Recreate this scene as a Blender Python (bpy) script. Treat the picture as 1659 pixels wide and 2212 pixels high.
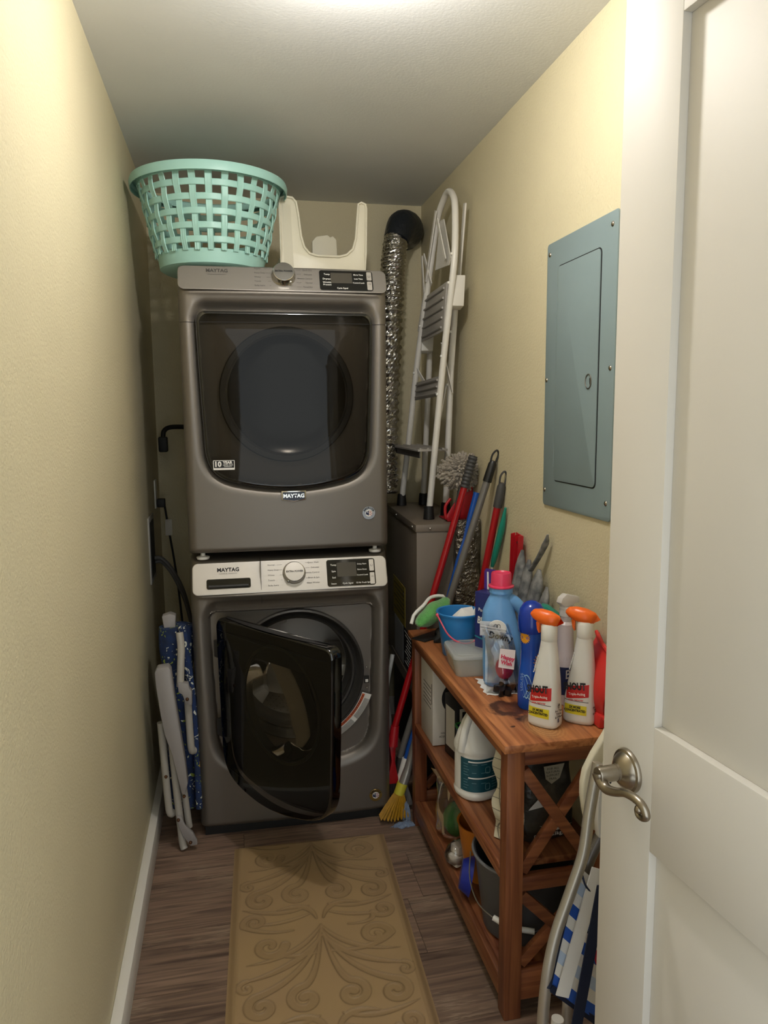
import bpy, bmesh, math, random
import numpy as np
from mathutils import Vector, Matrix, Euler

for o in list(bpy.data.objects):
    bpy.data.objects.remove(o, do_unlink=True)
SC = bpy.context.scene
COL = SC.collection
R = math.radians

# ------------------------------------------------------------------ camera
cd = bpy.data.cameras.new('camera')
cam = bpy.data.objects.new('camera', cd); COL.objects.link(cam)
cd.sensor_fit = 'VERTICAL'; cd.sensor_height = 36.0; cd.lens = 36.0*1600/2212
cd.clip_start = 0.02
def cam_axes(pitch, yaw, roll):
    cy, sy = math.cos(yaw), math.sin(yaw)
    f = Vector((sy*math.cos(pitch), cy*math.cos(pitch), -math.sin(pitch)))
    r = Vector((cy, -sy, 0)); u = r.cross(f)
    r2 = r*math.cos(roll)+u*math.sin(roll); u2 = -r*math.sin(roll)+u*math.cos(roll)
    return f, r2, u2
f, r, u = cam_axes(R(7.52), R(11.67), R(-0.5))
cam.matrix_world = Matrix(((r.x, u.x, -f.x, 0), (r.y, u.y, -f.y, 0), (r.z, u.z, -f.z, 1.488), (0, 0, 0, 1)))
SC.camera = cam

# ------------------------------------------------------------------ world, exposure
w = bpy.data.worlds.new('world'); SC.world = w; w.use_nodes = True
w.node_tree.nodes['Background'].inputs[0].default_value = (0.88, 0.94, 0.95, 1)
w.node_tree.nodes['Background'].inputs[1].default_value = 1.55
vs = SC.view_settings
vs.view_transform = 'Standard'; vs.look = 'None'; vs.gamma = 1.0; vs.use_curve_mapping = False
vs.exposure = 0.16
LAMP_STRENGTH = 330.0
LAMP = (0.28, 1.52, 2.355)

# ------------------------------------------------------------------ colours & materials
def lin(c):
    if isinstance(c, str):
        c = tuple(int(c[i:i+2], 16)/255 for i in (0, 2, 4))
    return tuple((x/12.92 if x <= .04045 else ((x+.055)/1.055)**2.4) for x in c[:3])+(1.0,)
MATS = {}
def mat(name, col, rough=.5, metal=0.0, bump=None, var=None, coat=0, spec=None, sheen=0, trans=0, emit=0, alpha=1, coords='Object', aniso=0):
    """procedural Principled material; bump=(scale,strength,dist); var=(scale,amount[,col2])"""
    if name in MATS: return MATS[name]
    m = bpy.data.materials.new(name); m.use_nodes = True
    nt = m.node_tree; N = nt.nodes; L = nt.links
    b = N['Principled BSDF']
    c = lin(col)
    b.inputs['Base Color'].default_value = c
    b.inputs['Roughness'].default_value = rough
    b.inputs['Metallic'].default_value = metal
    if spec is not None: b.inputs['Specular IOR Level'].default_value = spec
    if coat: b.inputs['Coat Weight'].default_value = coat; b.inputs['Coat Roughness'].default_value = .06
    if sheen: b.inputs['Sheen Weight'].default_value = sheen
    if trans: b.inputs['Transmission Weight'].default_value = trans
    if alpha < 1: b.inputs['Alpha'].default_value = alpha
    if emit:
        b.inputs['Emission Color'].default_value = c; b.inputs['Emission Strength'].default_value = emit
    tc = N.new('ShaderNodeTexCoord')
    if var:
        nz = N.new('ShaderNodeTexNoise'); nz.inputs['Scale'].default_value = var[0]; nz.inputs['Detail'].default_value = 5
        L.new(tc.outputs[coords], nz.inputs['Vector'])
        cr = N.new('ShaderNodeValToRGB')
        c2 = lin(var[2]) if len(var) > 2 else tuple(x*(1-var[1]) for x in c[:3])+(1,)
        cr.color_ramp.elements[0].position = .35; cr.color_ramp.elements[0].color = c2
        cr.color_ramp.elements[1].position = .65; cr.color_ramp.elements[1].color = c
        L.new(nz.outputs['Fac'], cr.inputs[0]); L.new(cr.outputs[0], b.inputs['Base Color'])
    if bump:
        nb = N.new('ShaderNodeTexNoise'); nb.inputs['Scale'].default_value = bump[0]; nb.inputs['Detail'].default_value = 3
        L.new(tc.outputs[coords], nb.inputs['Vector'])
        bp = N.new('ShaderNodeBump'); bp.inputs['Strength'].default_value = bump[1]; bp.inputs['Distance'].default_value = bump[2]
        L.new(nb.outputs['Fac'], bp.inputs['Height']); L.new(bp.outputs[0], b.inputs['Normal'])
    MATS[name] = m
    return m

def clear_glass(name, tint, rough=.02, base=.02, ior=1.5):
    """thin sheet: fresnel mix of tinted transparency and a glossy reflection"""
    if name in MATS: return MATS[name]
    m = bpy.data.materials.new(name); m.use_nodes = True
    nt = m.node_tree; N = nt.nodes; L = nt.links; N.clear()
    out = N.new('ShaderNodeOutputMaterial'); mx = N.new('ShaderNodeMixShader')
    tr = N.new('ShaderNodeBsdfTransparent'); tr.inputs[0].default_value = tuple(tint)+(1,)
    gl = N.new('ShaderNodeBsdfGlossy'); gl.inputs['Roughness'].default_value = rough; gl.inputs[0].default_value = (.95, .95, .95, 1)
    fr = N.new('ShaderNodeFresnel'); fr.inputs[0].default_value = ior
    ad = N.new('ShaderNodeMath'); ad.operation = 'ADD'; ad.inputs[1].default_value = base
    L.new(fr.outputs[0], ad.inputs[0]); L.new(ad.outputs[0], mx.inputs[0])
    L.new(tr.outputs[0], mx.inputs[1]); L.new(gl.outputs[0], mx.inputs[2]); L.new(mx.outputs[0], out.inputs[0])
    MATS[name] = m
    return m

def milky(name, col, see=.35, rough=.25):
    """translucent plastic: part transparent, part diffuse/glossy"""
    if name in MATS: return MATS[name]
    m = mat(name, col, rough=rough)
    nt = m.node_tree; N = nt.nodes; L = nt.links
    out = N['Material Output']; b = N['Principled BSDF']
    tr = N.new('ShaderNodeBsdfTransparent'); mx = N.new('ShaderNodeMixShader'); mx.inputs[0].default_value = see
    L.new(b.outputs[0], mx.inputs[1]); L.new(tr.outputs[0], mx.inputs[2]); L.new(mx.outputs[0], out.inputs[0])
    return m

def wood(name, axis, c1, c2, rough=.45, scale=1.0, stains=False):
    if name in MATS: return MATS[name]
    m = bpy.data.materials.new(name); m.use_nodes = True
    nt = m.node_tree; N = nt.nodes; L = nt.links; b = N['Principled BSDF']
    tc = N.new('ShaderNodeTexCoord'); mp = N.new('ShaderNodeMapping')
    s = [28*scale]*3; s['xyz'.index(axis)] = 1.6*scale
    mp.inputs['Scale'].default_value = s
    oi = N.new('ShaderNodeObjectInfo'); vm = N.new('ShaderNodeVectorMath'); vm.operation = 'ADD'
    L.new(tc.outputs['Object'], vm.inputs[0])
    cx = N.new('ShaderNodeCombineXYZ')
    for i in range(3): L.new(oi.outputs['Random'], cx.inputs[i])
    sc = N.new('ShaderNodeVectorMath'); sc.operation = 'SCALE'; sc.inputs['Scale'].default_value = 7
    L.new(cx.outputs[0], sc.inputs[0]); L.new(sc.outputs[0], vm.inputs[1])
    L.new(vm.outputs[0], mp.inputs[0])
    n1 = N.new('ShaderNodeTexNoise'); n1.inputs['Scale'].default_value = 1.2; n1.inputs['Detail'].default_value = 8; n1.inputs['Distortion'].default_value = 1.6
    L.new(mp.outputs[0], n1.inputs['Vector'])
    cr = N.new('ShaderNodeValToRGB'); cr.color_ramp.elements[0].position = .3; cr.color_ramp.elements[1].position = .7
    cr.color_ramp.elements[0].color = lin(c1); cr.color_ramp.elements[1].color = lin(c2)
    L.new(n1.outputs['Fac'], cr.inputs[0])
    hs = N.new('ShaderNodeHueSaturation')
    mr = N.new('ShaderNodeMapRange'); mr.inputs[3].default_value = .76; mr.inputs[4].default_value = 1.2
    L.new(oi.outputs['Random'], mr.inputs[0]); L.new(mr.outputs[0], hs.inputs['Value'])
    L.new(cr.outputs[0], hs.inputs['Color'])
    last = hs.outputs[0]
    if stains:
        # dark ring stains and a growth-ring knot; positions in the tabletop's own space
        for (px_, py_, rad, wid, col, st) in ((.088, .215, .034, .020, '38180f', .92), (.100, .222, .006, .034, '452218', .75), (.108, .142, .004, .020, '260f09', .95), (.060, .10, .0, .007, '260f09', .9)):
            sub = N.new('ShaderNodeVectorMath'); sub.operation = 'SUBTRACT'; sub.inputs[1].default_value = (px_, py_, .0)
            nz = N.new('ShaderNodeTexNoise'); nz.inputs['Scale'].default_value = 38; nz.inputs['Detail'].default_value = 6
            L.new(tc.outputs['Object'], nz.inputs['Vector'])
            L.new(tc.outputs['Object'], sub.inputs[0])
            sep = N.new('ShaderNodeSeparateXYZ'); L.new(sub.outputs[0], sep.inputs[0])
            cmb = N.new('ShaderNodeCombineXYZ'); L.new(sep.outputs[0], cmb.inputs[0]); L.new(sep.outputs[1], cmb.inputs[1])
            ln = N.new('ShaderNodeVectorMath'); ln.operation = 'LENGTH'; L.new(cmb.outputs[0], ln.inputs[0])
            m1 = N.new('ShaderNodeMath'); m1.operation = 'MULTIPLY_ADD'; m1.inputs[1].default_value = .05
            L.new(nz.outputs['Fac'], m1.inputs[0]); L.new(ln.outputs['Value'], m1.inputs[2])
            m2 = N.new('ShaderNodeMath'); m2.operation = 'SUBTRACT'; m2.inputs[1].default_value = rad+.025; L.new(m1.outputs[0], m2.inputs[0])
            m3 = N.new('ShaderNodeMath'); m3.operation = 'ABSOLUTE'; L.new(m2.outputs[0], m3.inputs[0])
            r2 = N.new('ShaderNodeMapRange'); r2.inputs[1].default_value = wid*.4; r2.inputs[2].default_value = wid; r2.inputs[3].default_value = st; r2.inputs[4].default_value = 0
            L.new(m3.outputs[0], r2.inputs[0])
            mx = N.new('ShaderNodeMixRGB'); mx.inputs[2].default_value = lin(col)
            L.new(r2.outputs[0], mx.inputs[0]); L.new(last, mx.inputs[1]); last = mx.outputs[0]
        sub = N.new('ShaderNodeVectorMath'); sub.operation = 'SUBTRACT'; sub.inputs[1].default_value = (.135, .085, 0)
        L.new(tc.outputs['Object'], sub.inputs[0])
        mpp = N.new('ShaderNodeMapping'); mpp.inputs['Scale'].default_value = (1, .62, 0); L.new(sub.outputs[0], mpp.inputs[0])
        wv = N.new('ShaderNodeTexWave'); wv.wave_type = 'RINGS'; wv.rings_direction = 'SPHERICAL'
        wv.inputs['Scale'].default_value = 42; wv.inputs['Distortion'].default_value = 3; wv.inputs['Detail Scale'].default_value = 6
        L.new(mpp.outputs[0], wv.inputs['Vector'])
        ln = N.new('ShaderNodeVectorMath'); ln.operation = 'LENGTH'; L.new(mpp.outputs[0], ln.inputs[0])
        r2 = N.new('ShaderNodeMapRange'); r2.inputs[1].default_value = .03; r2.inputs[2].default_value = .055; r2.inputs[3].default_value = .8; r2.inputs[4].default_value = 0
        L.new(ln.outputs['Value'], r2.inputs[0])
        cr3 = N.new('ShaderNodeValToRGB'); cr3.color_ramp.elements[0].color = lin('a06f45'); cr3.color_ramp.elements[1].color = lin('c0905c')
        L.new(wv.outputs['Fac'], cr3.inputs[0])
        mx = N.new('ShaderNodeMixRGB'); L.new(r2.outputs[0], mx.inputs[0]); L.new(last, mx.inputs[1]); L.new(cr3.outputs[0], mx.inputs[2]); last = mx.outputs[0]
    L.new(last, b.inputs['Base Color'])
    b.inputs['Roughness'].default_value = rough
    bp = N.new('ShaderNodeBump'); bp.inputs['Strength'].default_value = .25; bp.inputs['Distance'].default_value = .0006
    L.new(n1.outputs['Fac'], bp.inputs['Height']); L.new(bp.outputs[0], b.inputs['Normal'])
    MATS[name] = m
    return m

# ------------------------------------------------------------------ mesh builder
class MB:
    def __init__(s, off=(0, 0, 0)): s.v = []; s.f = []; s.off = Vector(off)
    def add(s, vs_, fs):
        n = len(s.v); s.v += [tuple(Vector(p)-s.off) for p in vs_]; s.f += [tuple(i+n for i in q) for q in fs]; return s
    def box(s, a, b):
        x0, y0, z0 = a; x1, y1, z1 = b
        return s.add([(x0, y0, z0), (x1, y0, z0), (x1, y1, z0), (x0, y1, z0), (x0, y0, z1), (x1, y0, z1), (x1, y1, z1), (x0, y1, z1)],
                     [(0, 3, 2, 1), (4, 5, 6, 7), (0, 1, 5, 4), (1, 2, 6, 5), (2, 3, 7, 6), (3, 0, 4, 7)])
    def bar(s, p, q, wd, th, nrm):
        """rectangular bar from p to q, width wd across, thickness th along nrm"""
        p = Vector(p); q = Vector(q); d = (q-p).normalized(); n = Vector(nrm); n = (n-d*n.dot(d)).normalized(); w_ = d.cross(n)
        c = []
        for e in (p, q):
            for a, b in ((-1, -1), (1, -1), (1, 1), (-1, 1)): c.append(e+w_*a*wd/2+n*b*th/2)
        return s.add(c, [(0, 3, 2, 1), (4, 5, 6, 7), (0, 1, 5, 4), (1, 2, 6, 5), (2, 3, 7, 6), (3, 0, 4, 7)])
    def tube(s, pts, rad, n=12, closed=False, cap=True, sub=0, flat=None):
        pts = [Vector(p) for p in pts]
        if sub: pts = spline(pts, sub, closed)
        m = len(pts)
        if not hasattr(rad, '__len__'): rad = [rad]*m
        elif len(rad) != m:
            k = len(rad); rad = [np.interp(i/(m-1)*(k-1), range(k), rad) for i in range(m)]
        rings = []; up = None
        for i, p in enumerate(pts):
            a = pts[(i-1) % m] if (closed or i > 0) else p; b = pts[(i+1) % m] if (closed or i < m-1) else p
            t = (b-a).normalized()
            if up is None:
                up = Vector((0, 0, 1)) if abs(t.z) < .9 else Vector((1, 0, 0))
            up = (up-t*up.dot(t)).normalized(); sd = t.cross(up)
            rings.append([p+(up*math.cos(2*PI*k/n)*(flat or 1)+sd*math.sin(2*PI*k/n))*rad[i] for k in range(n)])
        vs_ = [q for r_ in rings for q in r_]; fs = []
        for i in range(m if closed else m-1):
            j = (i+1) % m
            for k in range(n): fs.append((i*n+k, i*n+(k+1) % n, j*n+(k+1) % n, j*n+k))
        if cap and not closed: fs += [tuple(range(n))[::-1], tuple(range((m-1)*n, m*n))]
        return s.add(vs_, fs)
    def cyl(s, p, q, r0, r1=None, n=20): return s.tube([p, q], [r0, r0 if r1 is None else r1], n)
    def lathe(s, prof, n=32, c=(0, 0, 0), ax=None, sx=1, sy=1, cap=False, fn=None):
        """prof: (radius, height) pairs about local z; ax: 3x3 matrix"""
        M = ax or Matrix.Identity(3); c = Vector(c); vs_ = []; fs = []
        for i, (r_, h) in enumerate(prof):
            for k in range(n):
                a = 2*PI*k/n; rr = r_*(fn(a, i) if fn else 1)
                vs_.append(c+M @ Vector((rr*math.cos(a)*sx, rr*math.sin(a)*sy, h)))
        for i in range(len(prof)-1):
            for k in range(n): fs.append((i*n+k, i*n+(k+1) % n, (i+1)*n+(k+1) % n, (i+1)*n+k))
        if cap: fs += [tuple(range(n))[::-1], tuple(range((len(prof)-1)*n, len(prof)*n))]
        return s.add(vs_, fs)
    def ball(s, c, r_, n=20, sc=(1, 1, 1), M=None, jit=0, seed=0):
        rnd = random.Random(seed); c = Vector(c); M = M or Matrix.Identity(3); h = n//2; vs_ = []; fs = []
        for i in range(1, h):
            for k in range(n):
                t = PI*i/h; a = 2*PI*k/n; j = 1+rnd.uniform(-jit, jit)
                vs_.append(c+M @ Vector((math.sin(t)*math.cos(a)*r_*sc[0]*j, math.sin(t)*math.sin(a)*r_*sc[1]*j, math.cos(t)*r_*sc[2]*j)))
        for i in range(h-2):
            for k in range(n): fs.append((i*n+k, (i+1)*n+k, (i+1)*n+(k+1) % n, i*n+(k+1) % n))
        vs_ += [c+M @ Vector((0, 0, r_*sc[2])), c+M @ Vector((0, 0, -r_*sc[2]))]; T = len(vs_)-2
        for k in range(n): fs += [(T, k, (k+1) % n), (T+1, (h-2)*n+(k+1) % n, (h-2)*n+k)]
        return s.add(vs_, fs)
    def grid(s, nx, ny, fn, wrapx=False):
        vs_ = [fn(i/(nx-(0 if wrapx else 1)), j/(ny-1)) for j in range(ny) for i in range(nx)]
        fs = [(j*nx+i, j*nx+(i+1) % nx, (j+1)*nx+(i+1) % nx, (j+1)*nx+i) for j in range(ny-1) for i in range(nx if wrapx else nx-1)]
        return s.add(vs_, fs)
    def extr(s, poly, o, rt, up, dep):
        """polygon (a,b) in plane o + a*rt + b*up, extruded by vector dep"""
        o = Vector(o); rt = Vector(rt); up = Vector(up); dep = Vector(dep); n = len(poly)
        a = [o+rt*x+up*y for x, y in poly]; b = [p+dep for p in a]
        return s.add(a+b, [tuple(range(n))[::-1], tuple(range(n, 2*n))]+[(i, (i+1) % n, n+(i+1) % n, n+i) for i in range(n)])
    def build(s, name, m, parent=None, bevel=0, seg=2, smooth=35, subsurf=0, kind=None, weld=False):
        me = bpy.data.meshes.new(name); me.from_pydata(s.v, [], s.f); me.update()
        bm = bmesh.new(); bm.from_mesh(me)
        if weld: bmesh.ops.remove_doubles(bm, verts=bm.verts, dist=1e-5)
        bmesh.ops.recalc_face_normals(bm, faces=bm.faces)
        if bevel:
            ed = [e for e in bm.edges if len(e.link_faces) == 2 and e.calc_face_angle(0) > R(30)]
            bmesh.ops.bevel(bm, geom=ed, offset=bevel, segments=seg, affect='EDGES', profile=.5, clamp_overlap=True)
        bm.to_mesh(me); bm.free()
        if smooth is not None:
            me.shade_smooth(); me.set_sharp_from_angle(angle=R(smooth))
        me.materials.append(m)
        o = bpy.data.objects.new(name, me); COL.objects.link(o); o.parent = parent
        if subsurf:
            md = o.modifiers.new('sub', 'SUBSURF'); md.levels = subsurf; md.render_levels = subsurf
        if kind: o['kind'] = kind
        return o
PI = math.pi
def spline(pts, k, closed=False):
    out = []; m = len(pts)
    rng = range(m) if closed else range(m-1)
    for i in rng:
        p1 = pts[i]; p2 = pts[(i+1) % m]
        p0 = pts[(i-1) % m] if (closed or i > 0) else p1*2-p2
        p3 = pts[(i+2) % m] if (closed or i < m-2) else p2*2-p1
        for j in range(k):
            t = j/k
            out.append(.5*((2*p1)+(p2-p0)*t+(2*p0-5*p1+4*p2-p3)*t*t+(3*p1-p0-3*p2+p3)*t**3))
    if not closed: out.append(pts[-1])
    return out
def thing(name, label, cat, loc=(0, 0, 0), rot=0, group=None):
    o = bpy.data.objects.new(name, None); COL.objects.link(o); o.empty_display_size = .05
    o.location = loc; o.rotation_euler = rot if hasattr(rot, '__len__') else (0, 0, rot)
    o['label'] = label; o['category'] = cat
    if group: o['group'] = group
    return o
def tag(o, label, cat, group=None):
    o['label'] = label; o['category'] = cat
    if group: o['group'] = group
    return o
def structure(o): o['kind'] = 'structure'; return o
def copy_tree(o, loc=None, rot=None, label=None):
    r_ = o.copy(); COL.objects.link(r_)
    for ch in o.children:
        c = ch.copy(); COL.objects.link(c); c.parent = r_
        for g in ch.children:
            d = g.copy(); COL.objects.link(d); d.parent = c
    if loc is not None: r_.location = loc
    if rot is not None: r_.rotation_euler = (0, 0, rot)
    if label: r_['label'] = label
    return r_
def text(s, name, m, parent, o, rt, up, size, align='CENTER', off=0.0, squeeze=1, shear=0):
    cu = bpy.data.curves.new(name, 'FONT'); cu.body = s; cu.size = size; cu.align_x = align; cu.align_y = 'CENTER'
    cu.offset = off; cu.resolution_u = 2; cu.shear = shear
    cu.space_character = 1.0
    t = bpy.data.objects.new(name, cu); COL.objects.link(t)
    bpy.context.view_layer.update()
    dg = bpy.context.evaluated_depsgraph_get()
    me = bpy.data.meshes.new_from_object(t.evaluated_get(dg))
    bpy.data.objects.remove(t)
    rt = Vector(rt).normalized(); up = Vector(up).normalized(); up = (up-rt*up.dot(rt)).normalized(); nr = rt.cross(up)
    M = Matrix(((rt.x, up.x, nr.x, o[0]), (rt.y, up.y, nr.y, o[1]), (rt.z, up.z, nr.z, o[2]), (0, 0, 0, 1))) @ Matrix.Diagonal((squeeze, 1, 1, 1))
    me.transform(M)
    me.materials.clear(); me.materials.append(m)
    ob = bpy.data.objects.new(name, me); COL.objects.link(ob); ob.parent = parent
    return ob

# ------------------------------------------------------------------ palette
def paint(name, col, scale, strength, dist, rough=.6):
    return mat(name, col, rough=rough, bump=(scale, strength, dist), var=(3, .04))
M_wall = paint('wall_paint', 'd5caa8', 150, .8, .0022, .55)
M_wallback = M_wall
M_ceil = paint('ceiling_paint', 'e2e3e2', 120, .35, .0015, .7)
M_white = mat('white_trim_paint', 'e8e4dc', rough=.38, bump=(90, .12, .001), var=(4, .03))
M_door = mat('door_paint', 'd6d1c8', rough=.6, bump=(60, .1, .0008), var=(2.5, .03))
M_nickel = mat('satin_nickel', 'a39a8c', rough=.28, metal=1, var=(30, .08))
M_slate = mat('slate_metal', '7d7770', rough=.44, metal=.75, bump=(900, .05, .0002))
M_console_l = mat('lit_silver_fascia', 'c2bdb6', rough=.4, metal=.7)  # washer console: same finish as the dryer's, lamp brightness put into the colour
M_console_d = mat('shaded_fascia', '8f8a84', rough=.42, metal=.7)  # dryer console: darker copy of that finish, weaker light put into the colour
M_blackgloss = mat('black_gloss', '060606', rough=.06, coat=.5)
M_blackplastic = mat('black_plastic', '131313', rough=.45)
M_darkgrey = mat('dark_grey_plastic', '2b2a29', rough=.5)
M_rubber = mat('grey_rubber', '33312f', rough=.5)
M_chrome = mat('chrome', 'cfcdc8', rough=.14, metal=1)
M_steel = mat('steel', '9a9894', rough=.3, metal=1)
M_mint = mat('mint_plastic', 'a2cfc6', rough=.42)
M_cream = mat('cream_plastic', 'e0dac6', rough=.4)
M_whitepl = mat('white_plastic', 'e6e4de', rough=.35)
M_whitetube = mat('white_enamel', 'dedad2', rough=.3)
M_red = mat('red_plastic', 'a81620', rough=.35)
M_redd = mat('red_enamel', 'a01018', rough=.3)
M_blue = mat('blue_enamel', '1450a8', rough=.3)
M_greymet = mat('grey_enamel', '7d7a76', rough=.35, metal=.3)
M_black = mat('black_rubber', '151413', rough=.55)
M_ink = mat('black_ink', '121216', rough=.6)
M_inkgrey = mat('grey_ink', '45423f', rough=.6)
M_whiteink = mat('white_ink', 'eceae6', rough=.6)
M_glassdark = clear_glass('smoked_glass', (.36, .34, .31), rough=.02, base=.0, ior=1.30)
M_glassdoor = clear_glass('smoked_door_glass', (.42, .39, .36), rough=.02, base=.0, ior=1.36)
M_glassclear = clear_glass('clear_glass', (.86, .88, .86), rough=.02)
M_film = clear_glass('clear_film', (.93, .93, .94), rough=.12, base=.07)

XL, XR, YB, YF, ZC = -0.320, 0.905, 3.47, 0.33, 2.44

# ------------------------------------------------------------------ room shell
structure(MB().box((XL-.1, YF-.12, -.0), (XL, YB+.1, ZC)).build('wall_left', M_wall))
structure(MB().box((XR, YF-.12, 0), (XR+.1, YB+.1, ZC)).build('wall_right', M_wall))
structure(MB().box((XL, YB, 0), (XR, YB+.1, ZC)).build('wall_back', M_wall))
fw = MB(); fw.box((XL, YF-.12, 0), (-.14, YF, ZC)); fw.box((.72, YF-.12, 0), (XR, YF, ZC)); fw.box((-.14, YF-.12, 2.14), (.72, YF, ZC))
structure(fw.build('wall_front', M_wall))
structure(MB().box((XL-.1, YF-.12, ZC), (XR+.1, YB+.1, ZC+.1)).build('ceiling', M_ceil))
tr = MB(); tr.box((-.155, YF-.135, 0), (-.135, YF+.006, 2.14)); tr.box((-.215, YF, 0), (-.14, YF+.018, 2.2)); tr.box((.715, YF-.135, 0), (.735, YF-.001, 2.14)); tr.box((.72, YF, 0), (.80, YF+.018, 2.2)); tr.box((-.14, YF, 2.135), (.72, YF+.018, 2.2))
structure(tr.build('trim_1', M_white, bevel=.002))
for nm, a, b in (('baseboard_left', (XL, YF+.02, 0), (XL+.027, YB, .092)), ('baseboard_right', (XR-.014, YF+.02, 0), (XR, YB, .092)), ('baseboard_back', (XL+.027, YB-.014, 0), (XR-.014, YB, .092))):
    structure(MB().box(a, b).build(nm, M_white, bevel=.003))

# floor: dark underlay with planks laid across the room
M_under = mat('underlay', '1d1713', rough=.8)
M_plank = wood('vinyl_plank', 'x', '57443a', '9a7f6b', rough=.5, scale=1.3)
nt = M_plank.node_tree; N = nt.nodes; L = nt.links
b = N['Principled BSDF']; src = b.inputs['Base Color'].links[0].from_socket
tc = N.new('ShaderNodeTexCoord'); mp = N.new('ShaderNodeMapping'); mp.inputs['Scale'].default_value = (14, 260, 1)
L.new(tc.outputs['Object'], mp.inputs[0])
nz = N.new('ShaderNodeTexNoise'); nz.inputs['Scale'].default_value = 1; nz.inputs['Detail'].default_value = 4; nz.inputs['Distortion'].default_value = 1.2
L.new(mp.outputs[0], nz.inputs['Vector'])
nz2 = N.new('ShaderNodeTexNoise'); nz2.inputs['Scale'].default_value = 5; L.new(tc.outputs['Object'], nz2.inputs['Vector'])
m1 = N.new('ShaderNodeMath'); m1.operation = 'MULTIPLY'; L.new(nz.outputs['Fac'], m1.inputs[0]); L.new(nz2.outputs['Fac'], m1.inputs[1])
mr = N.new('ShaderNodeMapRange'); mr.inputs[1].default_value = .30; mr.inputs[2].default_value = .42; mr.inputs[4].default_value = .55; L.new(m1.outputs[0], mr.inputs[0])
mx = N.new('ShaderNodeMixRGB'); mx.inputs[2].default_value = lin('a8957f'); L.new(mr.outputs[0], mx.inputs[0]); L.new(src, mx.inputs[1]); L.new(mx.outputs[0], b.inputs['Base Color'])
fl = structure(MB().box((XL-.1, -.6, -.06), (XR+.1, YB+.1, -.004)).build('floor', M_under))
rnd = random.Random(4)
y = 2.30-.238*9; row = 0
while y < YB:
    x = XL-.9+[.21, .79, .45, .0, .62, .30][row % 6]*1.2
    if abs(y-1.824) < .02 : x = .49-1.22
    if abs(y-1.586) < .02 : x = .05-1.22
    while x < XR:
        a = max(x, XL); b_ = min(x+1.22, XR)
        if b_-a > .03:
            cx, cy = (a+b_)/2, y+.119
            o = MB((cx, cy, 0)).box((a+.0006, y+.0006, -.004), (b_-.0006, min(y+.238, YB)-.0006, 0)).build('plank', M_plank, fl, smooth=None)
            o.location = (cx, cy, 0)
        x += 1.22
    y += .238; row += 1

# ------------------------------------------------------------------ ceiling lamp (bare bulb just above the frame)
lt = thing('ceiling_lamp', 'white porcelain ceiling lampholder with one bright round bulb, above the floor mat', 'lamp', (LAMP[0], LAMP[1], ZC))
MB().lathe([(.0, 0), (.062, 0), (.062, -.008), (.05, -.022), (.026, -.032), (.022, -.05), (.0, -.05)], 32).build('lampholder', M_whitepl, lt)
bm_ = bpy.data.materials.new('lit_bulb'); bm_.use_nodes = True
n_ = bm_.node_tree.nodes; n_.clear(); e_ = n_.new('ShaderNodeEmission'); e_.inputs[0].default_value = (1, .965, .925, 1); e_.inputs[1].default_value = LAMP_STRENGTH
o_ = n_.new('ShaderNodeOutputMaterial'); bm_.node_tree.links.new(e_.outputs[0], o_.inputs[0])
MB().ball((0, 0, LAMP[2]-ZC), .040, 20).build('bulb', bm_, lt)

# ------------------------------------------------------------------ door at the right, swung into the room
ang = R(5)
dt = bpy.data.objects.new('door_1', None); COL.objects.link(dt); structure(dt)
dt.location = (.587, 1.067, 0); dt.rotation_euler = (0, 0, ang)      # local -y runs from the free edge to the hinge, +x into the wall side
DW, DH, TH, REC = .71, 2.12, .035, .013
def dbox(name, y0, y1, z0, z1, x0=0, x1=TH): return MB().box((x0, y0, z0), (x1, y1, z1)).build(name, M_door, dt, bevel=.0012)
dbox('stile', -.128, 0, .012, DH); dbox('stile', -DW, -DW+.115, .012, DH)
dbox('rail', -DW+.115, -.128, .012, .235); dbox('rail', -DW+.115, -.128, .83, 1.026); dbox('rail', -DW+.115, -.128, 2.005, DH)
dbox('panel', -DW+.115, -.128, .235, .83, REC, TH-REC); dbox('panel', -DW+.115, -.128, 1.026, 2.005, REC, TH-REC)
lv = MB(); ax = Matrix(((0, 0, -1), (0, 1, 0), (1, 0, 0)))
RY, RZ = -.070, .932
lv.lathe([(.0345, 0), (.0345, .003), (.033, .006), (.029, .0075), (.027, .011), (.020, .017), (.0135, .0205), (.0135, .024), (.0, .024)], 40, (0, RY, RZ), ax)
rose = lv.build('rose', M_nickel, dt)
lv = MB(); lv.lathe([(.0128, .024), (.0128, .052), (.0118, .055), (.0, .055)], 32, (0, RY, RZ), ax); lv.build('spindle', M_nickel, dt)
pts = [(-.050, RY+.002, RZ+.002), (-.050, RY-.002, RZ-.008), (-.050, RY-.018, RZ-.014), (-.049, RY-.040, RZ-.008), (-.048, RY-.060, RZ+.001), (-.047, RY-.080, RZ+.004), (-.046, RY-.096, RZ+.002), (-.045, RY-.105, RZ-.005), (-.044, RY-.106, RZ-.013), (-.044, RY-.098, RZ-.019), (-.044, RY-.088, RZ-.019), (-.044, RY-.084, RZ-.012)]
MB().tube(pts, [.0118, .0095, .0080, .0068, .0064, .0064, .0064, .0062, .0056, .0046, .0042, .0040], 14, sub=5, flat=1).build('lever', M_nickel, dt)
MB().ball((-.045, RY-.091, RZ-.0085), .0068, 16).build('scroll_knob', M_nickel, dt)
MB().ball((-.036, RY-.006, RZ-.0118), .0018, 10).build('set_screw', M_black, dt)

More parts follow.
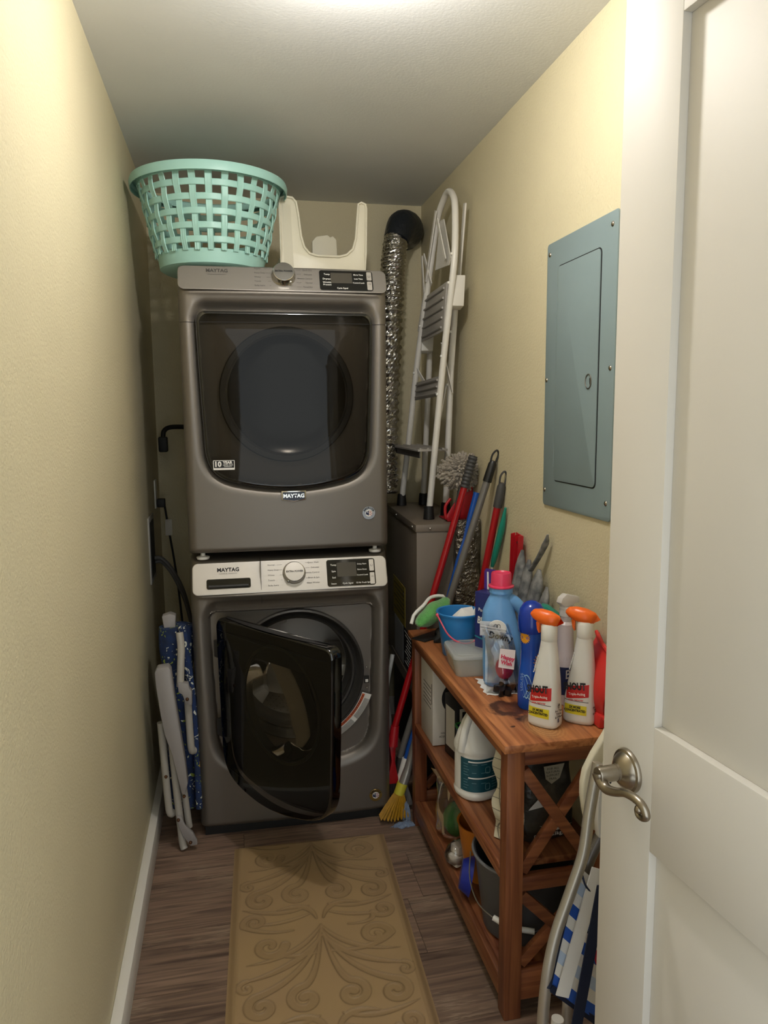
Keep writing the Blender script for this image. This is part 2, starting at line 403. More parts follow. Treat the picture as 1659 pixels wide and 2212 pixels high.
# ------------------------------------------------------------------ electrical panel
M_panel = mat('grey_green_enamel', '7d8d8e', rough=.42, var=(6, .05), bump=(40, .05, .0008))
ep = thing('electrical_panel', 'grey-green steel breaker panel cover with a ring pull, set on the yellow right wall', 'panel', (XR, 1.834, 1.221))
def rrect(w_, h_, r_, n=5, cx=0, cy=0):
    o = []
    for (sx, sy, a0) in ((1, 1, 0), (-1, 1, 90), (-1, -1, 180), (1, -1, 270)):
        for k in range(n+1):
            a = R(a0+90*k/n); o.append((cx+sx*(w_/2-r_)+r_*math.cos(a), cy+sy*(h_/2-r_)+r_*math.sin(a)))
    return o
MB().extr(rrect(.396, .736, .012, 5, 0, .368), (-.0005, 0, 0), (0, -1, 0), (0, 0, 1), (-.007, 0, 0)).build('cover', M_panel, ep, bevel=.003)
pd_ = MB(); pd_.extr(rrect(.243, .584, .014, 6, 0, .370), (-.0075, 0, 0), (0, -1, 0), (0, 0, 1), (-.0035, 0, 0))
pdo = pd_.build('door', M_panel, ep, bevel=.0015)
MB().extr(rrect(.249, .590, .016, 6, 0, .370), (-.0074, 0, 0), (0, -1, 0), (0, 0, 1), (-.0006, 0, 0)).build('door_gap', M_ink, ep)
for z0 in (.52, .115): MB().cyl((-.0085, .1225, z0), (-.0085, .1225, z0+.05), .003).build('hinge', M_panel, ep)
MB().tube([(-.012, -.078+.016*math.cos(a), .345+.018*math.sin(a)) for a in [2*PI*k/24 for k in range(24)]], .0016, 8, closed=True).build('ring_pull', M_steel, pdo)
MB().box((-.013, -.094, .337), (-.009, -.086, .353)).build('ring_mount', M_steel, pdo)
for yy, zz in ((.178, .705), (-.172, .705), (.185, .36), (-.18, .372), (.184, .045), (-.178, .045)):
    MB().ball((-.0075, yy, zz), .0065, 12, (.6, 1, 1)).build('screw', M_nickel, ep)

# ------------------------------------------------------------------ appliances
def outline(zt):
    p = []
    def bez(a, b_, c, d, n):
        for k in range(n):
            t = k/n; p.append(tuple((1-t)**3*a[i]+3*(1-t)**2*t*b_[i]+3*(1-t)*t*t*c[i]+t**3*d[i] for i in (0, 1)))
    H = []
    for k in range(7):
        a = R(90-90*k/6); H.append((.291-.03+.03*math.cos(a), zt-.03+.03*math.sin(a)))
    p += H
    bez((.291, zt-.03), (.288, zt-.2), (.281, zt-.33), (.277, zt-.44), 10)
    bez((.277, zt-.44), (.273, zt-.515), (.245, zt-.545), (.18, zt-.562), 14)
    bez((.18, zt-.562), (.12, zt-.576), (.06, zt-.584), (0, zt-.584), 8)
    right = p[:]
    left = [(-x, z) for x, z in reversed(right)]
    return right+[(0, zt-.584)]+left
def sdist(P, poly):
    P = np.asarray(P); poly = np.asarray(poly); n = len(poly); d = np.full(len(P), 1e9); ins = np.zeros(len(P), bool)
    for i in range(n):
        a = poly[i]; b_ = poly[(i+1) % n]; e = b_-a
        if (e@e) < 1e-14: continue
        w_ = P-a; t = np.clip((w_@e)/(e@e), 0, 1); q = w_-t[:, None]*e
        d = np.minimum(d, np.hypot(q[:, 0], q[:, 1]))
        c = ((a[1] <= P[:, 1]) & (b_[1] > P[:, 1])) | ((b_[1] <= P[:, 1]) & (a[1] > P[:, 1]))
        xx = a[0]+(P[:, 1]-a[1])*e[0]/(e[1] if abs(e[1]) > 1e-12 else 1e-12)
        ins ^= c & (P[:, 0] < xx)
    return np.where(ins, -d, d)
AW, AD = .69, .745
def sm(t): t = np.clip(t, 0, 1); return t*t*(3-2*t)
def cabinet(parent, z0, z1, zt, zcon, hole=None):
    nx, nz = 190, int((z1-z0)/.0037)
    xs = np.linspace(-AW/2, AW/2, nx); zs = np.linspace(z0, z1, nz)
    X, Z = np.meshgrid(xs, zs); P = np.stack([X.ravel(), Z.ravel()], 1)
    d = sdist(P, outline(zt)).reshape(X.shape)
    Y = .012*(2*X/AW)**2
    rr = .03; e = np.clip(np.abs(X)-(AW/2-rr), 0, rr); Y += rr-np.sqrt(np.maximum(rr*rr-e*e, 0))
    for zz, s_ in ((z1, 1), (z0, -1)):
        rr = .016 if s_ > 0 else .02
        e = np.clip(s_*(Z-(zz-s_*rr)), 0, rr); Y += rr-np.sqrt(np.maximum(rr*rr-e*e, 0))
    Y += .44*np.clip(Z-zcon, 0, 1)
    Y += .016*(1-np.clip(d/.036, 0, 1))**2
    Y += .020*sm(-d/.007)
    zz = Z-zt
    Y += .022*np.exp(-((zz-.012)/.022)**2)*sm((.305-np.abs(X))/.05)*(d > 0)
    Y -= .004*np.exp(-((Z-zcon+.004)/.006)**2)*sm((AW/2-.02-np.abs(X))/.02)
    m = MB(); verts = [(float(X[j, i]), float(Y[j, i]), float(Z[j, i])) for j in range(nz) for i in range(nx)]
    fs = []
    for j in range(nz-1):
        for i in range(nx-1):
            if hole:
                cx = (X[j, i]+X[j, i+1])/2-hole[0]; cz = (Z[j, i]+Z[j+1, i])/2-hole[1]
                if cx*cx+cz*cz < hole[2]**2: continue
            fs.append((j*nx+i, j*nx+i+1, (j+1)*nx+i+1, (j+1)*nx+i))
    loop = [i for i in range(nx)]+[j*nx+nx-1 for j in range(1, nz)]+[(nz-1)*nx+i for i in range(nx-2, -1, -1)]+[j*nx for j in range(nz-2, 0, -1)]
    n0 = len(verts)
    for k in loop: x, y_, z = verts[k]; verts.append((x, AD, z))
    for k in range(len(loop)):
        k2 = (k+1) % len(loop); fs.append((loop[k], n0+k, n0+k2, loop[k2]))
    fs.append(tuple(range(n0, n0+len(loop))))
    m.add(verts, fs)
    return m.build('body', M_slate, parent, smooth=40)
def fascia(parent, x0, x1, z0, z1, zcon, m, name='control_fascia', th=.003):
    cx, cz = (x0+x1)/2, (z0+z1)/2
    mm = MB(); poly = rrect(x1-x0, (z1-z0)*1.09, .02, 6)
    up = Vector((0, .44, 1)).normalized()
    N_ = 28
    # front follows the bowed cabinet: strips
    o = Vector((cx, .44*(cz-zcon), cz))
    vs_ = []; fs = []
    n = len(poly)
    for lay, off in enumerate((.028, -th, -th-.0006)):
        for (a, b_) in poly:
            k = .97 if lay == 2 else 1
            x = cx+a*(1 if lay < 2 else 1-.003/abs((x1-x0)/2)); z = b_*(1 if lay < 2 else .96)
            p = Vector((x, 0, cz))+up*z; p.y += .44*(cz-zcon)+off
            vs_.append(p)
    for lay in (0, 1):
        for k in range(n): fs.append((lay*n+k, lay*n+(k+1) % n, (lay+1)*n+(k+1) % n, (lay+1)*n+k))
    mm.add(vs_, fs)
    # cap as strips across
    c0 = 2*n
    top = [k for k in range(n)]
    mm.add([], [])
    cols = 30; mb2 = mm
    def fn(u_, v_):
        x = x0+.003+(x1-x0-.006)*u_
        hh = (z1-z0)*1.09/2*.96
        e = max(0, abs(x-cx)-((x1-x0)/2-.02)); hcap = hh-.02+math.sqrt(max(.02**2-e*e, 0))
        z = (2*v_-1)*hcap
        p = Vector((x, 0, cz))+up*z; p.y += .44*(cz-zcon)-th-.0006
        return p
    mm.grid(60, 2, fn)
    return mm.build(name, m, parent, smooth=30)
def onfascia(x, z, zcon, lift):
    """point on the fascia plane at height z"""
    return Vector((x, .44*(z-zcon)-.0040-lift, z))
FUP = Vector((0, .44, 1)).normalized(); FN = Vector((0, -1, .44)).normalized()
def dial(parent, x, z, zcon):
    p = onfascia(x, z, zcon, 0); A = Matrix((Vector((1, 0, 0)), FUP, FN)).transposed()
    k = MB(); k.lathe([(.040, -.001), (.040, .004), (.037, .008), (.0355, .024), (.034, .027), (.033, .0275)], 48, p, A); kn = k.build('dial', M_chrome, parent)
    f_ = MB(); f_.lathe([(.033, .0276), (.0, .0285)], 48, p, A); f_.build('dial_face', M_console_l if parent['tone'] else M_steel, kn)
    MB().ball(p+FN*.012-FUP*.030+Vector((.022, 0, 0))*(1 if not parent['tone'] else -1), .006, 12).build('dial_pointer', M_chrome, kn)
    text('EXTRA POWER', 'lettering', M_ink, kn, p+FN*.0292, (1, 0, 0), FUP, .0085, off=.0002)
def labels(parent, items, zcon, size, m, line=True):
    for (s, x, z, al, ln) in items:
        text(s, 'lettering', m, parent, onfascia(x, z, zcon, .0006), (1, 0, 0), FUP, size, align=al)
    if line:
        mm = MB()
        for (s, x, z, al, ln) in items:
            if ln:
                a, b_ = sorted(ln); mm.extr([(a, -.0003), (b_, -.0003), (b_, .0003), (a, .0003)], onfascia(0, z, zcon, .0008), (1, 0, 0), FUP, (0, -.0002, 0))
        mm.build('dial_lines', m, parent, smooth=None)
def display(parent, x0, x1, z0, z1, zcon, left, right, bottom):
    cx, cz = (x0+x1)/2, (z0+z1)/2
    pl = MB(); pl.extr(rrect(x1-x0, (z1-z0)*1.06, .008, 4), onfascia(cx, cz, zcon, .0005), (1, 0, 0), FUP, FN*.0016)
    dp = pl.build('display_panel', M_blackgloss, parent)
    W_, H_ = x1-x0, z1-z0
    MB().extr(rrect(W_*.40, H_*.56, .002, 2), onfascia(cx-W_*.09, cz+H_*.12, zcon, .0026), (1, 0, 0), FUP, FN*.0003).build('screen', mat('grey_screen', '4a463f', rough=.2), dp)
    for i, s in enumerate(left): text(s, 'lettering', M_whiteink, dp, onfascia(x0+W_*.14, z1-H_*(.2+.23*i), zcon, .0026), (1, 0, 0), FUP, .0088, off=.0001)
    for i, s in enumerate(right): text(s, 'lettering', M_whiteink, dp, onfascia(x1-W_*.27, z1-H_*(.2+.2*i), zcon, .0026), (1, 0, 0), FUP, .0072, off=.0001)
    for i, (s, fx) in enumerate(bottom): text(s, 'lettering', M_whiteink, dp, onfascia(x0+W_*fx, z0+H_*.12, zcon, .0026), (1, 0, 0), FUP, .0078, off=.0001)
    for k, zz in ((0, cz+H_*.24), (1, cz-H_*.24)):
        bt = MB().extr(rrect(.0165, H_*.46, .003, 3), onfascia(x1-.012, zz, zcon, .002), (1, 0, 0), FUP, FN*.0012).build('button', M_console_l, dp)
        if k == 0:
            MB().tube([onfascia(x1-.012+.0035*math.sin(a), zz+.0035*math.cos(a), zcon, .0036) for a in [R(30+300*q/12) for q in range(13)]], .0005, 6).build('power_symbol', M_ink, bt)
        else:
            text('>II', 'play_symbol', M_ink, bt, onfascia(x1-.012, zz+.006, zcon, .0036), (1, 0, 0), FUP, .008)

def badge_america(parent, x, z, y, m):
    a = MB().lathe([(.0, .0012), (.0225, .0012), (.0235, 0)], 32, (x, y, z), Matrix(((1, 0, 0), (0, 0, -1), (0, 1, 0)))).build('round_sticker', m, parent)
    MB().lathe([(.0, .0016), (.0125, .0016), (.0125, .0)], 24, (x, y, z), Matrix(((1, 0, 0), (0, 0, -1), (0, 1, 0)))).build('emblem_centre', M_whitepl, a)
    st = MB()
    for k, zz in enumerate((.006, .0, -.006)):
        w_ = .010 if k != 1 else .0122
        st.grid(7, 2, lambda u_, v_: (x+.001+(w_-.001)*u_*1.0, y-.0019, z+zz+.0012*math.sin(u_*6)+.0024*(v_-.5)))
    st.build('emblem_stripes', mat('sticker_red', '8d1a22', rough=.5), a)
    sb = MB(); sb.extr([(-.011, -.004), (0, -.009), (0, .009), (-.011, .004)], (x, y-.0018, z), (1, 0, 0), (0, 0, 1), (0, -.0002, 0)); sb.build('emblem_field', mat('sticker_navy', '14204a', rough=.5), a)
    text('*', 'emblem_star', M_whiteink, a, (x-.005, y-.0022, z-.001), (1, 0, 0), (0, 0, 1), .014, off=.0005)
    for i, ch in enumerate('AMERICA'):
        t = R(150-120*i/6); text(ch, 'lettering', M_ink, a, (x+.018*math.cos(t), y-.0018, z+.018*math.sin(t)), (math.sin(t), 0, -math.cos(t)), (math.cos(t), 0, math.sin(t)), .0085, off=.0004)

WX, WY = .1955, 2.522
WR = R(-.85)
# ---- washer
wa = thing('washing_machine', 'dark slate front-load washing machine with a silver console toned as brightly lit and its round door open', 'washing machine', (WX, WY, 0), WR)
wa['tone'] = 1  # picks the lit console colour for the dial face
HC = (.012, .572, .232)
ZW = .880
cabinet(wa, .035, .998, .82, ZW, HC)
MB().box((-.33, .03, 0), (.33, .72, .034)).build('plinth', M_black, wa)
fascia(wa, -.337, .336, .884, .985, ZW, M_console_l)
MB().box((-.107, .002, .845), (-.1062, .05, .996)).build('drawer_seam', M_ink, wa)
dw = MB().extr(rrect(.148, .034, .006, 4), onfascia(-.216, .918, ZW, .0008), (1, 0, 0), FUP, FN*.0012).build('dispenser_handle', M_blackgloss, wa)
MB().tube([onfascia(-.283, .911, ZW, .004), onfascia(-.149, .911, ZW, .004)], .006, 12).build('handle_lip', M_darkgrey, dw)
text('MAYTAG', 'lettering', M_ink, wa, onfascia(-.217, .962, ZW, .0008), (1, 0, 0), FUP, .0185, off=.0006)
text('COMMERCIAL TECHNOLOGY', 'lettering', M_inkgrey, wa, onfascia(-.217, .950, ZW, .0008), (1, 0, 0), FUP, .0046)
dial(wa, .008, .942, ZW)
L1 = [('Normal', 'Heavy Duty', 'Whites', 'Towels', 'Bulky Items'), ('Quick Wash', 'Delicates', 'Wrinkle Control', 'Drain & Spin', 'Clean Washer')]
its = [(s, -.083, .971-.0165*i, 'LEFT', (-.05+.004*i, -.033)) for i, s in enumerate(L1[0])]+[(s, .096, .974-.0165*i, 'RIGHT', (.048, .062-.006*(i == 2))) for i, s in enumerate(L1[1])]
labels(wa, its, ZW, .0078, M_inkgrey)
display(wa, .122, .294, .890, .980, ZW, ('Temp', 'Spin', 'Soil'), ('Delay Start', 'Extra Rinse', 'Control Lock'), (('Steam', .13), ('Cycle Signal', .42), ('12 Hr Fresh Spin', .74)))
badge_america(wa, .285, .098, .0045, mat('gold_sticker', '8a7038', rough=.3, metal=.6))
for sx, x0, x1 in ((-1, -.345, -.295), (1, .293, .345)):
    z_ = .775 if sx < 0 else .795
    MB().box((min(x0, x1), .004 if sx*0 else .006, z_), (max(x0, x1), .03, z_+.0014)).build('panel_seam', M_ink, wa) if False else None
YAX = Matrix(((1, 0, 0), (0, 0, 1), (0, -1, 0)))   # lathe axis -> +y
def ylathe(prof, c, n=64): return MB().lathe(prof, n, c, Matrix(((1, 0, 0), (0, 0, 1), (0, 1, 0))))
cg = (HC[0], 0, HC[1])
ylathe([(.240, .034), (.238, .022), (.232, .018), (.226, .024), (.222, .045), (.212, .055), (.206, .048), (.200, .05), (.196, .07), (.20, .095), (.19, .11), (.186, .13)], cg).build('door_gasket', M_rubber, wa)
ylathe([(.186, .128), (.245, .13), (.25, .15), (.25, .5), (.22, .515), (.0, .5)], cg).build('drum', mat('drum_steel', 'b5b1ab', rough=.35, metal=.5), wa)
hl = MB()
for a in range(0, 360, 6):
    for k in range(9):
        if (a//6) % 5 == 0: continue
        aa = R(a+(3 if k % 2 else 0)); yy = .17+.036*k; rr = .2485
        c = Vector((HC[0]+rr*math.cos(aa), yy, HC[1]+rr*math.sin(aa))); t1 = Vector((-math.sin(aa), 0, math.cos(aa))); t2 = Vector((0, 1, 0))
        hl.add([c+(t1*math.cos(q)+t2*math.sin(q))*.0035 for q in [2*PI*i/6 for i in range(6)]], [(0, 1, 2, 3, 4, 5)])
hl.build('drum_holes', M_ink, wa, kind='stuff')
for a in (105, 225, 345):
    aa = R(a); c = Vector((HC[0]+.225*math.cos(aa), .32, HC[1]+.225*math.sin(aa)))
    t = Vector((-math.sin(aa), 0, math.cos(aa))); n = Vector((math.cos(aa), 0, math.sin(aa)))
    MB().extr([(-.035, .025), (-.014, -.075), (.014, -.075), (.035, .025)], c-Vector((0, .14, 0)), t, n, (0, .3, 0)).build('drum_baffle', mat('baffle_grey', 'c4c1bb', rough=.4), wa, bevel=.006)
lt_ = MB().box((.252, .0315, .52), (.270, .036, .545)).build('latch', M_black, wa); MB().box((.256, .029, .524), (.266, .033, .534)).build('latch_tongue', M_whitepl, lt_)
for z_ in (.50, .578): MB().ball((.262, .034, z_), .0035, 10).build('screw', M_chrome, wa)
# warning sticker curving below the opening on the right
wl = MB(); wl.grid(14, 2, lambda u_, v_: (HC[0]+(.247+.036*v_)*math.cos(R(-62+42*u_)), .0305, HC[1]+(.247+.036*v_)*math.sin(R(-62+42*u_))))
wl = wl.build('warning_sticker', M_whitepl, wa)
MB().grid(14, 2, lambda u_, v_: (HC[0]+(.249+.010*v_)*math.cos(R(-61+40*u_)), .0298, HC[1]+(.249+.010*v_)*math.sin(R(-61+40*u_)))).build('orange_band', mat('warn_orange', 'c0562a', rough=.5), wl)
for i, ch in enumerate('WARNING ! ADVERTENCIA'):
    t = R(-59+36*i/20); text(ch, 'lettering', M_ink, wl, (HC[0]+.254*math.cos(t), .0292, HC[1]+.254*math.sin(t)), (-math.sin(t), 0, math.cos(t)), (-math.cos(t), 0, -math.sin(t)), .0085, off=.0002)
tl = MB()
for k in range(7):
    rr = .263+.0028*k
    for a0, a1 in ((-59, -44), (-41, -24)): tl.grid(10, 2, lambda u_, v_: (HC[0]+(rr+.0011*v_)*math.cos(R(a0+(a1-a0)*u_)), .0292, HC[1]+(rr+.0011*v_)*math.sin(R(a0+(a1-a0)*u_))))
tl.build('small_print', M_inkgrey, wl, smooth=None)
# open door: hinge at the left, local x runs from hinge to free edge
def door_shell(parent, OL, cz, bow, glassm, framem, framew=.025, back=.03):
    """loops scaled about the centre: black rim then glass pane"""
    m = MB(); n = len(OL)
    def loop(s_, yy): return [(x*s_, yy, cz+(z-cz)*s_) for x, z in OL]
    prof = [(1.0, back), (1.0, .0), (.992, -.006), (.978, -.0085), (1-framew*3.2, -.0085)]
    vs_ = []; fs = []
    for s_, yy in prof:
        for (x, y0, z) in loop(s_, yy): vs_.append((x, y0-bow*max(0, 1-(x/.29)**2), z))
    for l in range(len(prof)-1):
        for k in range(n): fs.append((l*n+k, l*n+(k+1) % n, (l+1)*n+(k+1) % n, (l+1)*n+k))
    fr = MB().add(vs_, fs).build('door_frame', framem, parent)
    vs_ = []; fs = []; S = [1-framew*3.2, .8, .6, .4, .2, .02]
    for s_ in S:
        for (x, y0, z) in loop(s_, -.0085): vs_.append((x, y0-bow*max(0, 1-(x/.29)**2)-.002*(1-s_*s_), z))
    for l in range(len(S)-1):
        for k in range(n): fs.append((l*n+k, l*n+(k+1) % n, (l+1)*n+(k+1) % n, (l+1)*n+k))
    fs.append(tuple(range((len(S)-1)*n, len(S)*n)))
    gp = MB().add(vs_, fs).build('door_glass', glassm, parent)
    return fr, gp
hx, hy = -.058-WX, 2.492-WY
th = math.atan2(2.515-2.075, .288+.058)
wd = bpy.data.objects.new('open_door', None); COL.objects.link(wd); wd.parent = wa
wd.scale = (.955, 1, 1); wd.location = (hx+.272*math.cos(th), hy-.272*math.sin(th), 0); wd.rotation_euler = (0, 0, -th)
OLW = outline(.815)
door_shell(wd, OLW, .54, .022, M_glassdoor, M_blackgloss, .006, .03)
# back plate with round opening
bp_ = MB(); n = len(OLW); dc = (0.0, .566)
ang_ = [math.atan2(z-dc[1], x-dc[0]) for x, z in OLW]
vs_ = [(x*.985, .028, .54+(z-.54)*.985) for x, z in OLW]+[(dc[0]+.19*math.cos(a), .028, dc[1]+.19*math.sin(a)) for a in ang_]+[(dc[0]+.18*math.cos(a), .055, dc[1]+.18*math.sin(a)) for a in ang_]
fs = []
for l in (0, 1):
    for k in range(n): fs.append((l*n+k, l*n+(k+1) % n, (l+1)*n+(k+1) % n, (l+1)*n+k))
bp_.add(vs_, fs).build('door_back', M_darkgrey, wd)
ylathe([(.182, .03), (.178, .06), (.165, .10), (.13, .118), (.0, .122)], (dc[0], 0, dc[1])).build('glass_bowl', M_glassclear, wd)
ylathe([(.186, .0265), (.186, .022), (.196, .022), (.196, .0265)], (dc[0], 0, dc[1])).build('bowl_ring', mat('ring_grey', '56524c', rough=.3, metal=.6), wd)
MB().extr([(-.25+.5*k/12, .006-.020*(1-((k-6)/6)**2)) for k in range(13)]+[(.25, .014), (-.25, .014)], (0, 0, .8160), (1, 0, 0), (0, 1, 0), (0, 0, .001)).build('handle_pocket', M_ink, wd)
MB().grid(20, 2, lambda u_, v_: (-.272+.544*u_, -.0100-.022*max(0, 1-((-.272+.544*u_)/.29)**2), .776+.0012*v_)).build('door_seam', M_ink, wd)
MB().grid(20, 2, lambda u_, v_: (-.235+.47*u_, -.0115-.022*max(0, 1-((-.235+.47*u_)/.29)**2), .300-.012*math.sin(PI*u_)+.0012*v_)).build('door_seam', M_ink, wd)
for z_ in (.70, .42): MB().box((-.315, -.004, z_-.03), (-.27, .02, z_+.03)).build('door_hinge', M_darkgrey, wd, bevel=.003)

# ---- dryer
dr = thing('clothes_dryer', 'grey metallic front-load clothes dryer with a square dark glass door, stacked on the washer', 'dryer', (WX, WY+.004, 1.0), WR)
dr['tone'] = 0
ZD = .889
cabinet(dr, .024, .978, .825, ZD)
fascia(dr, -.342, .342, .893, .972, ZD, M_console_d)
for sx in (-.30, .30):
    for yy in (.05, .70): MB().lathe([(.0, 0), (.02, 0), (.022, .004), (.022, .009), (.008, .012), (.008, .03)], 20, (sx, yy, .0)).build('levelling_foot', M_whitepl, dr)
dial(dr, -.003, .944, ZD)
text('MAYTAG', 'lettering', M_inkgrey, dr, onfascia(-.218, .957, ZD, .0008), (1, 0, 0), FUP, .0175, off=.0004)
MB().extr([(-.03, 0), (.03, 0), (.03, .0006), (-.03, .0006)], onfascia(-.218, .944, ZD, .0008), (1, 0, 0), FUP, (0, -.0002, 0)).build('underline', M_inkgrey, dr)
L2 = [('Regular', 'Heavy Duty', 'Whites', 'Towels', 'Bulky Items'), ('Quick Dry', 'Delicates', 'Wrinkle Control', 'Normal', 'Timed Dry')]
its = [(s, -.098, .968-.0145*i, 'LEFT', (-.066+.004*i, -.044)) for i, s in enumerate(L2[0])]+[(s, .092, .966-.0145*i, 'RIGHT', (.040, .055)) for i, s in enumerate(L2[1])]
labels(dr, its, ZD, .0072, M_inkgrey)
display(dr, .116, .296, .898, .968, ZD, ('Temp', 'Dryness', 'Wrinkle\nPrevent'), ('More Time', 'Less Time', 'Control Lock'), (('Cycle Signal', .42),))
door_shell(dr, outline(.825), .54, .006, M_glassdark, M_blackgloss, .011, .03)
MB().grid(20, 2, lambda u_, v_: (-.278+.556*u_, -.0108-.006*max(0, 1-((-.278+.556*u_)/.29)**2), .788+.0012*v_)).build('door_seam', M_ink, dr)
for sx in (-1, 1): MB().grid(12, 2, lambda u_, v_: (sx*(.288+.054*u_), .0115+.0005 if False else (.012*(2*(.288+.054*u_)/AW)**2+(.016*(1-min(1, max(0, (.288+.054*u_-.290)/.036)))**2)+(.03-math.sqrt(max(.0009-max(0, .288+.054*u_-.315)**2, 0)))-.0012), .790+.0015*v_)).build('panel_seam', M_ink, dr)
ylathe([(.205, .016), (.205, .008), (.222, .008), (.226, .018)], (0, .004, .556)).build('inner_ring', mat('ring_steel', '4c4945', rough=.22, metal=.8), dr)
ylathe([(.0, .03), (.15, .028), (.19, .014), (.198, .010)], (0, .004, .556)).build('inner_bowl', mat('bowl_dark', '1c1b1a', rough=.15), dr)
# badge
bd = MB().extr([(-.042, .019), (.042, .019), (.042, -.012), (0, -.019), (-.042, -.012)], (.012, -.0005, .213), (1, 0, 0), (0, 0, 1), (0, -.004, 0)).build('brand_badge', M_chrome, dr, bevel=.001)
MB().extr([(-.037, .015), (.037, .015), (.037, -.010), (0, -.015), (-.037, -.010)], (.012, -.0046, .213), (1, 0, 0), (0, 0, 1), (0, -.0005, 0)).build('badge_field', mat('badge_navy', '1b2335', rough=.3), bd)
text('MAYTAG', 'lettering', M_chrome, bd, (.012, -.0055, .2145), (1, 0, 0), (0, 0, 1), .0178, off=.0006)
badge_america(dr, .272, .146, .0045, mat('silver_sticker', 'aeb2b8', rough=.25, metal=.7))
st = MB().extr(rrect(.070, .032, .002, 2), (-.217, -.0125, .325), (1, 0, 0), (0, 0, 1), (0, -.0006, 0)).build('warranty_sticker', M_whiteink, dr)
MB().extr(rrect(.066, .0235, .001, 2), (-.217, -.0132, .3275), (1, 0, 0), (0, 0, 1), (0, -.0003, 0)).build('sticker_field', M_ink, st)
text('10', 'lettering', M_whiteink, st, (-.237, -.0138, .3275), (1, 0, 0), (0, 0, 1), .024, off=.001)
text('YEAR', 'lettering', M_whiteink, st, (-.205, -.0138, .333), (1, 0, 0), (0, 0, 1), .0125, off=.0006)
text('LIMITED PARTS\nWARRANTY', 'lettering', M_whiteink, st, (-.204, -.0138, .3225), (1, 0, 0), (0, 0, 1), .0048, off=.0001)


# ------------------------------------------------------------------ laundry basket
BX, BY, BZ = -.038, 2.765, 1.982
bk = thing('laundry_basket', 'mint green woven plastic laundry basket overhanging the left side of the dryer top', 'basket', (BX, BY, BZ))
BH = .318
def brad(z): return .178+(.242-.178)*(z/.30)
MB().lathe([(.0, .0), (.165, .0), (.178, .008), (.181, .03), (.184, .052), (.180, .052), (.176, .03), (.172, .012), (.0, .006)], 72).build('base', M_mint, bk)
MB().lathe([(.236, .276), (.2415, .276), (.243, .298), (.252, .304), (.264, .302), (.268, .290), (.266, .272), (.263, .272), (.264, .288), (.258, .296)], 96).build('rim', M_mint, bk)
HB = [.078, .120, .162, .204, .246]
NS = 28
for i, zc in enumerate(HB):
    def fn(u_, v_, zc=zc, i=i):
        a = 2*PI*u_; r_ = brad(zc)+.0014*math.cos(a*NS/2+PI*i); prof = [(0, -.0105), (.002, -.0085), (.002, .0085), (0, .0105), (-.002, .0085), (-.002, -.0085), (0, -.0105)]
        q = prof[int(round(v_*6))]; rr = r_+q[0]; return (rr*math.cos(a), rr*math.sin(a), zc+q[1])
    MB().grid(NS*8, 7, fn, wrapx=True).build('woven_band', M_mint, bk)
sl = [None, None]
for k in range(NS):
    a = 2*PI*k/NS
    if sl[k % 2] is None:
        m = MB(); prof = [(-.0095, 0), (-.0080, .0028), (-.004, .0016), (0, .003), (.004, .0016), (.0080, .0028), (.0095, 0), (.008, -.0018), (-.008, -.0018)]
        nz_ = 36
        def fn(u_, v_, k=k):
            z = .045+(.285-.045)*v_; ph = -math.cos((z-HB[0])/(HB[1]-HB[0])*PI)*(1 if k % 2 == 0 else -1)
            r_ = brad(z)+.0026*ph; q = prof[int(round(u_*9)) % 9]; return (r_+q[1], q[0]*(1+.25*v_), z)
        m.grid(9, nz_, fn, wrapx=True)
        o = m.build('upright_slat', M_mint, bk); sl[k % 2] = o.data
    else:
        o = bpy.data.objects.new('upright_slat', sl[k % 2]); COL.objects.link(o); o.parent = bk
    o.rotation_euler = (0, 0, a)

# ------------------------------------------------------------------ step stool, upside down beside the basket
stl = thing('step_stool', 'cream plastic step stool turned upside down on the dryer beside the basket', 'stool', (.353, 2.905, 1.980), R(2))
MB().box((-.155, -.11, 0), (.155, .12, .014)).build('seat', M_cream, stl, bevel=.006, seg=3)
def stool_side(y0, s):
    P = [(-.158, .0), (.152, .0), (.160, .10), (.168, .262), (.165, .277), (.150, .283), (.138, .276), (.134, .24), (.124, .15), (.112, .112), (.088, .09), (.06, .082), (-.02, .082), (-.05, .090), (-.068, .112), (-.078, .15), (-.086, .235), (-.092, .272), (-.105, .286), (-.135, .289), (-.148, .283), (-.152, .265), (-.152, .10)]
    m = MB(); m.extr(P, (0, y0, 0), (1, 0, 0), (0, .12*s, 1), (0, .010, 0)); o = m.build('side_frame', M_cream, stl, bevel=.003)
    e = MB(); pts_ = [(x, y0-.004+.12*s*z, z) for x, z in P]; e.tube(pts_, .0042, 8, closed=True); e.build('moulded_edge', M_cream, o)
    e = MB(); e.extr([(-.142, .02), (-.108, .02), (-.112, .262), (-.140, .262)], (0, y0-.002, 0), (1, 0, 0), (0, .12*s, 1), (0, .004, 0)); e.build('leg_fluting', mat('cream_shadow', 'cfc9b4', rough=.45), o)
stool_side(-.125, 1); 
MB().extr([(-.03, 0), (.075, 0), (.07, .19), (.055, .205), (.045, .198), (.035, .208), (-.01, .2), (-.028, .18)], (.02, .085, 0), (1, 0, 0), (0, .05, 1), (0, .012, 0)).build('centre_brace', M_cream, stl, bevel=.004)
for sx in (-.14, .14): MB().box((sx-.012, -.11, .01), (sx+.012, .10, .085)).build('side_wall', M_cream, stl, bevel=.004)

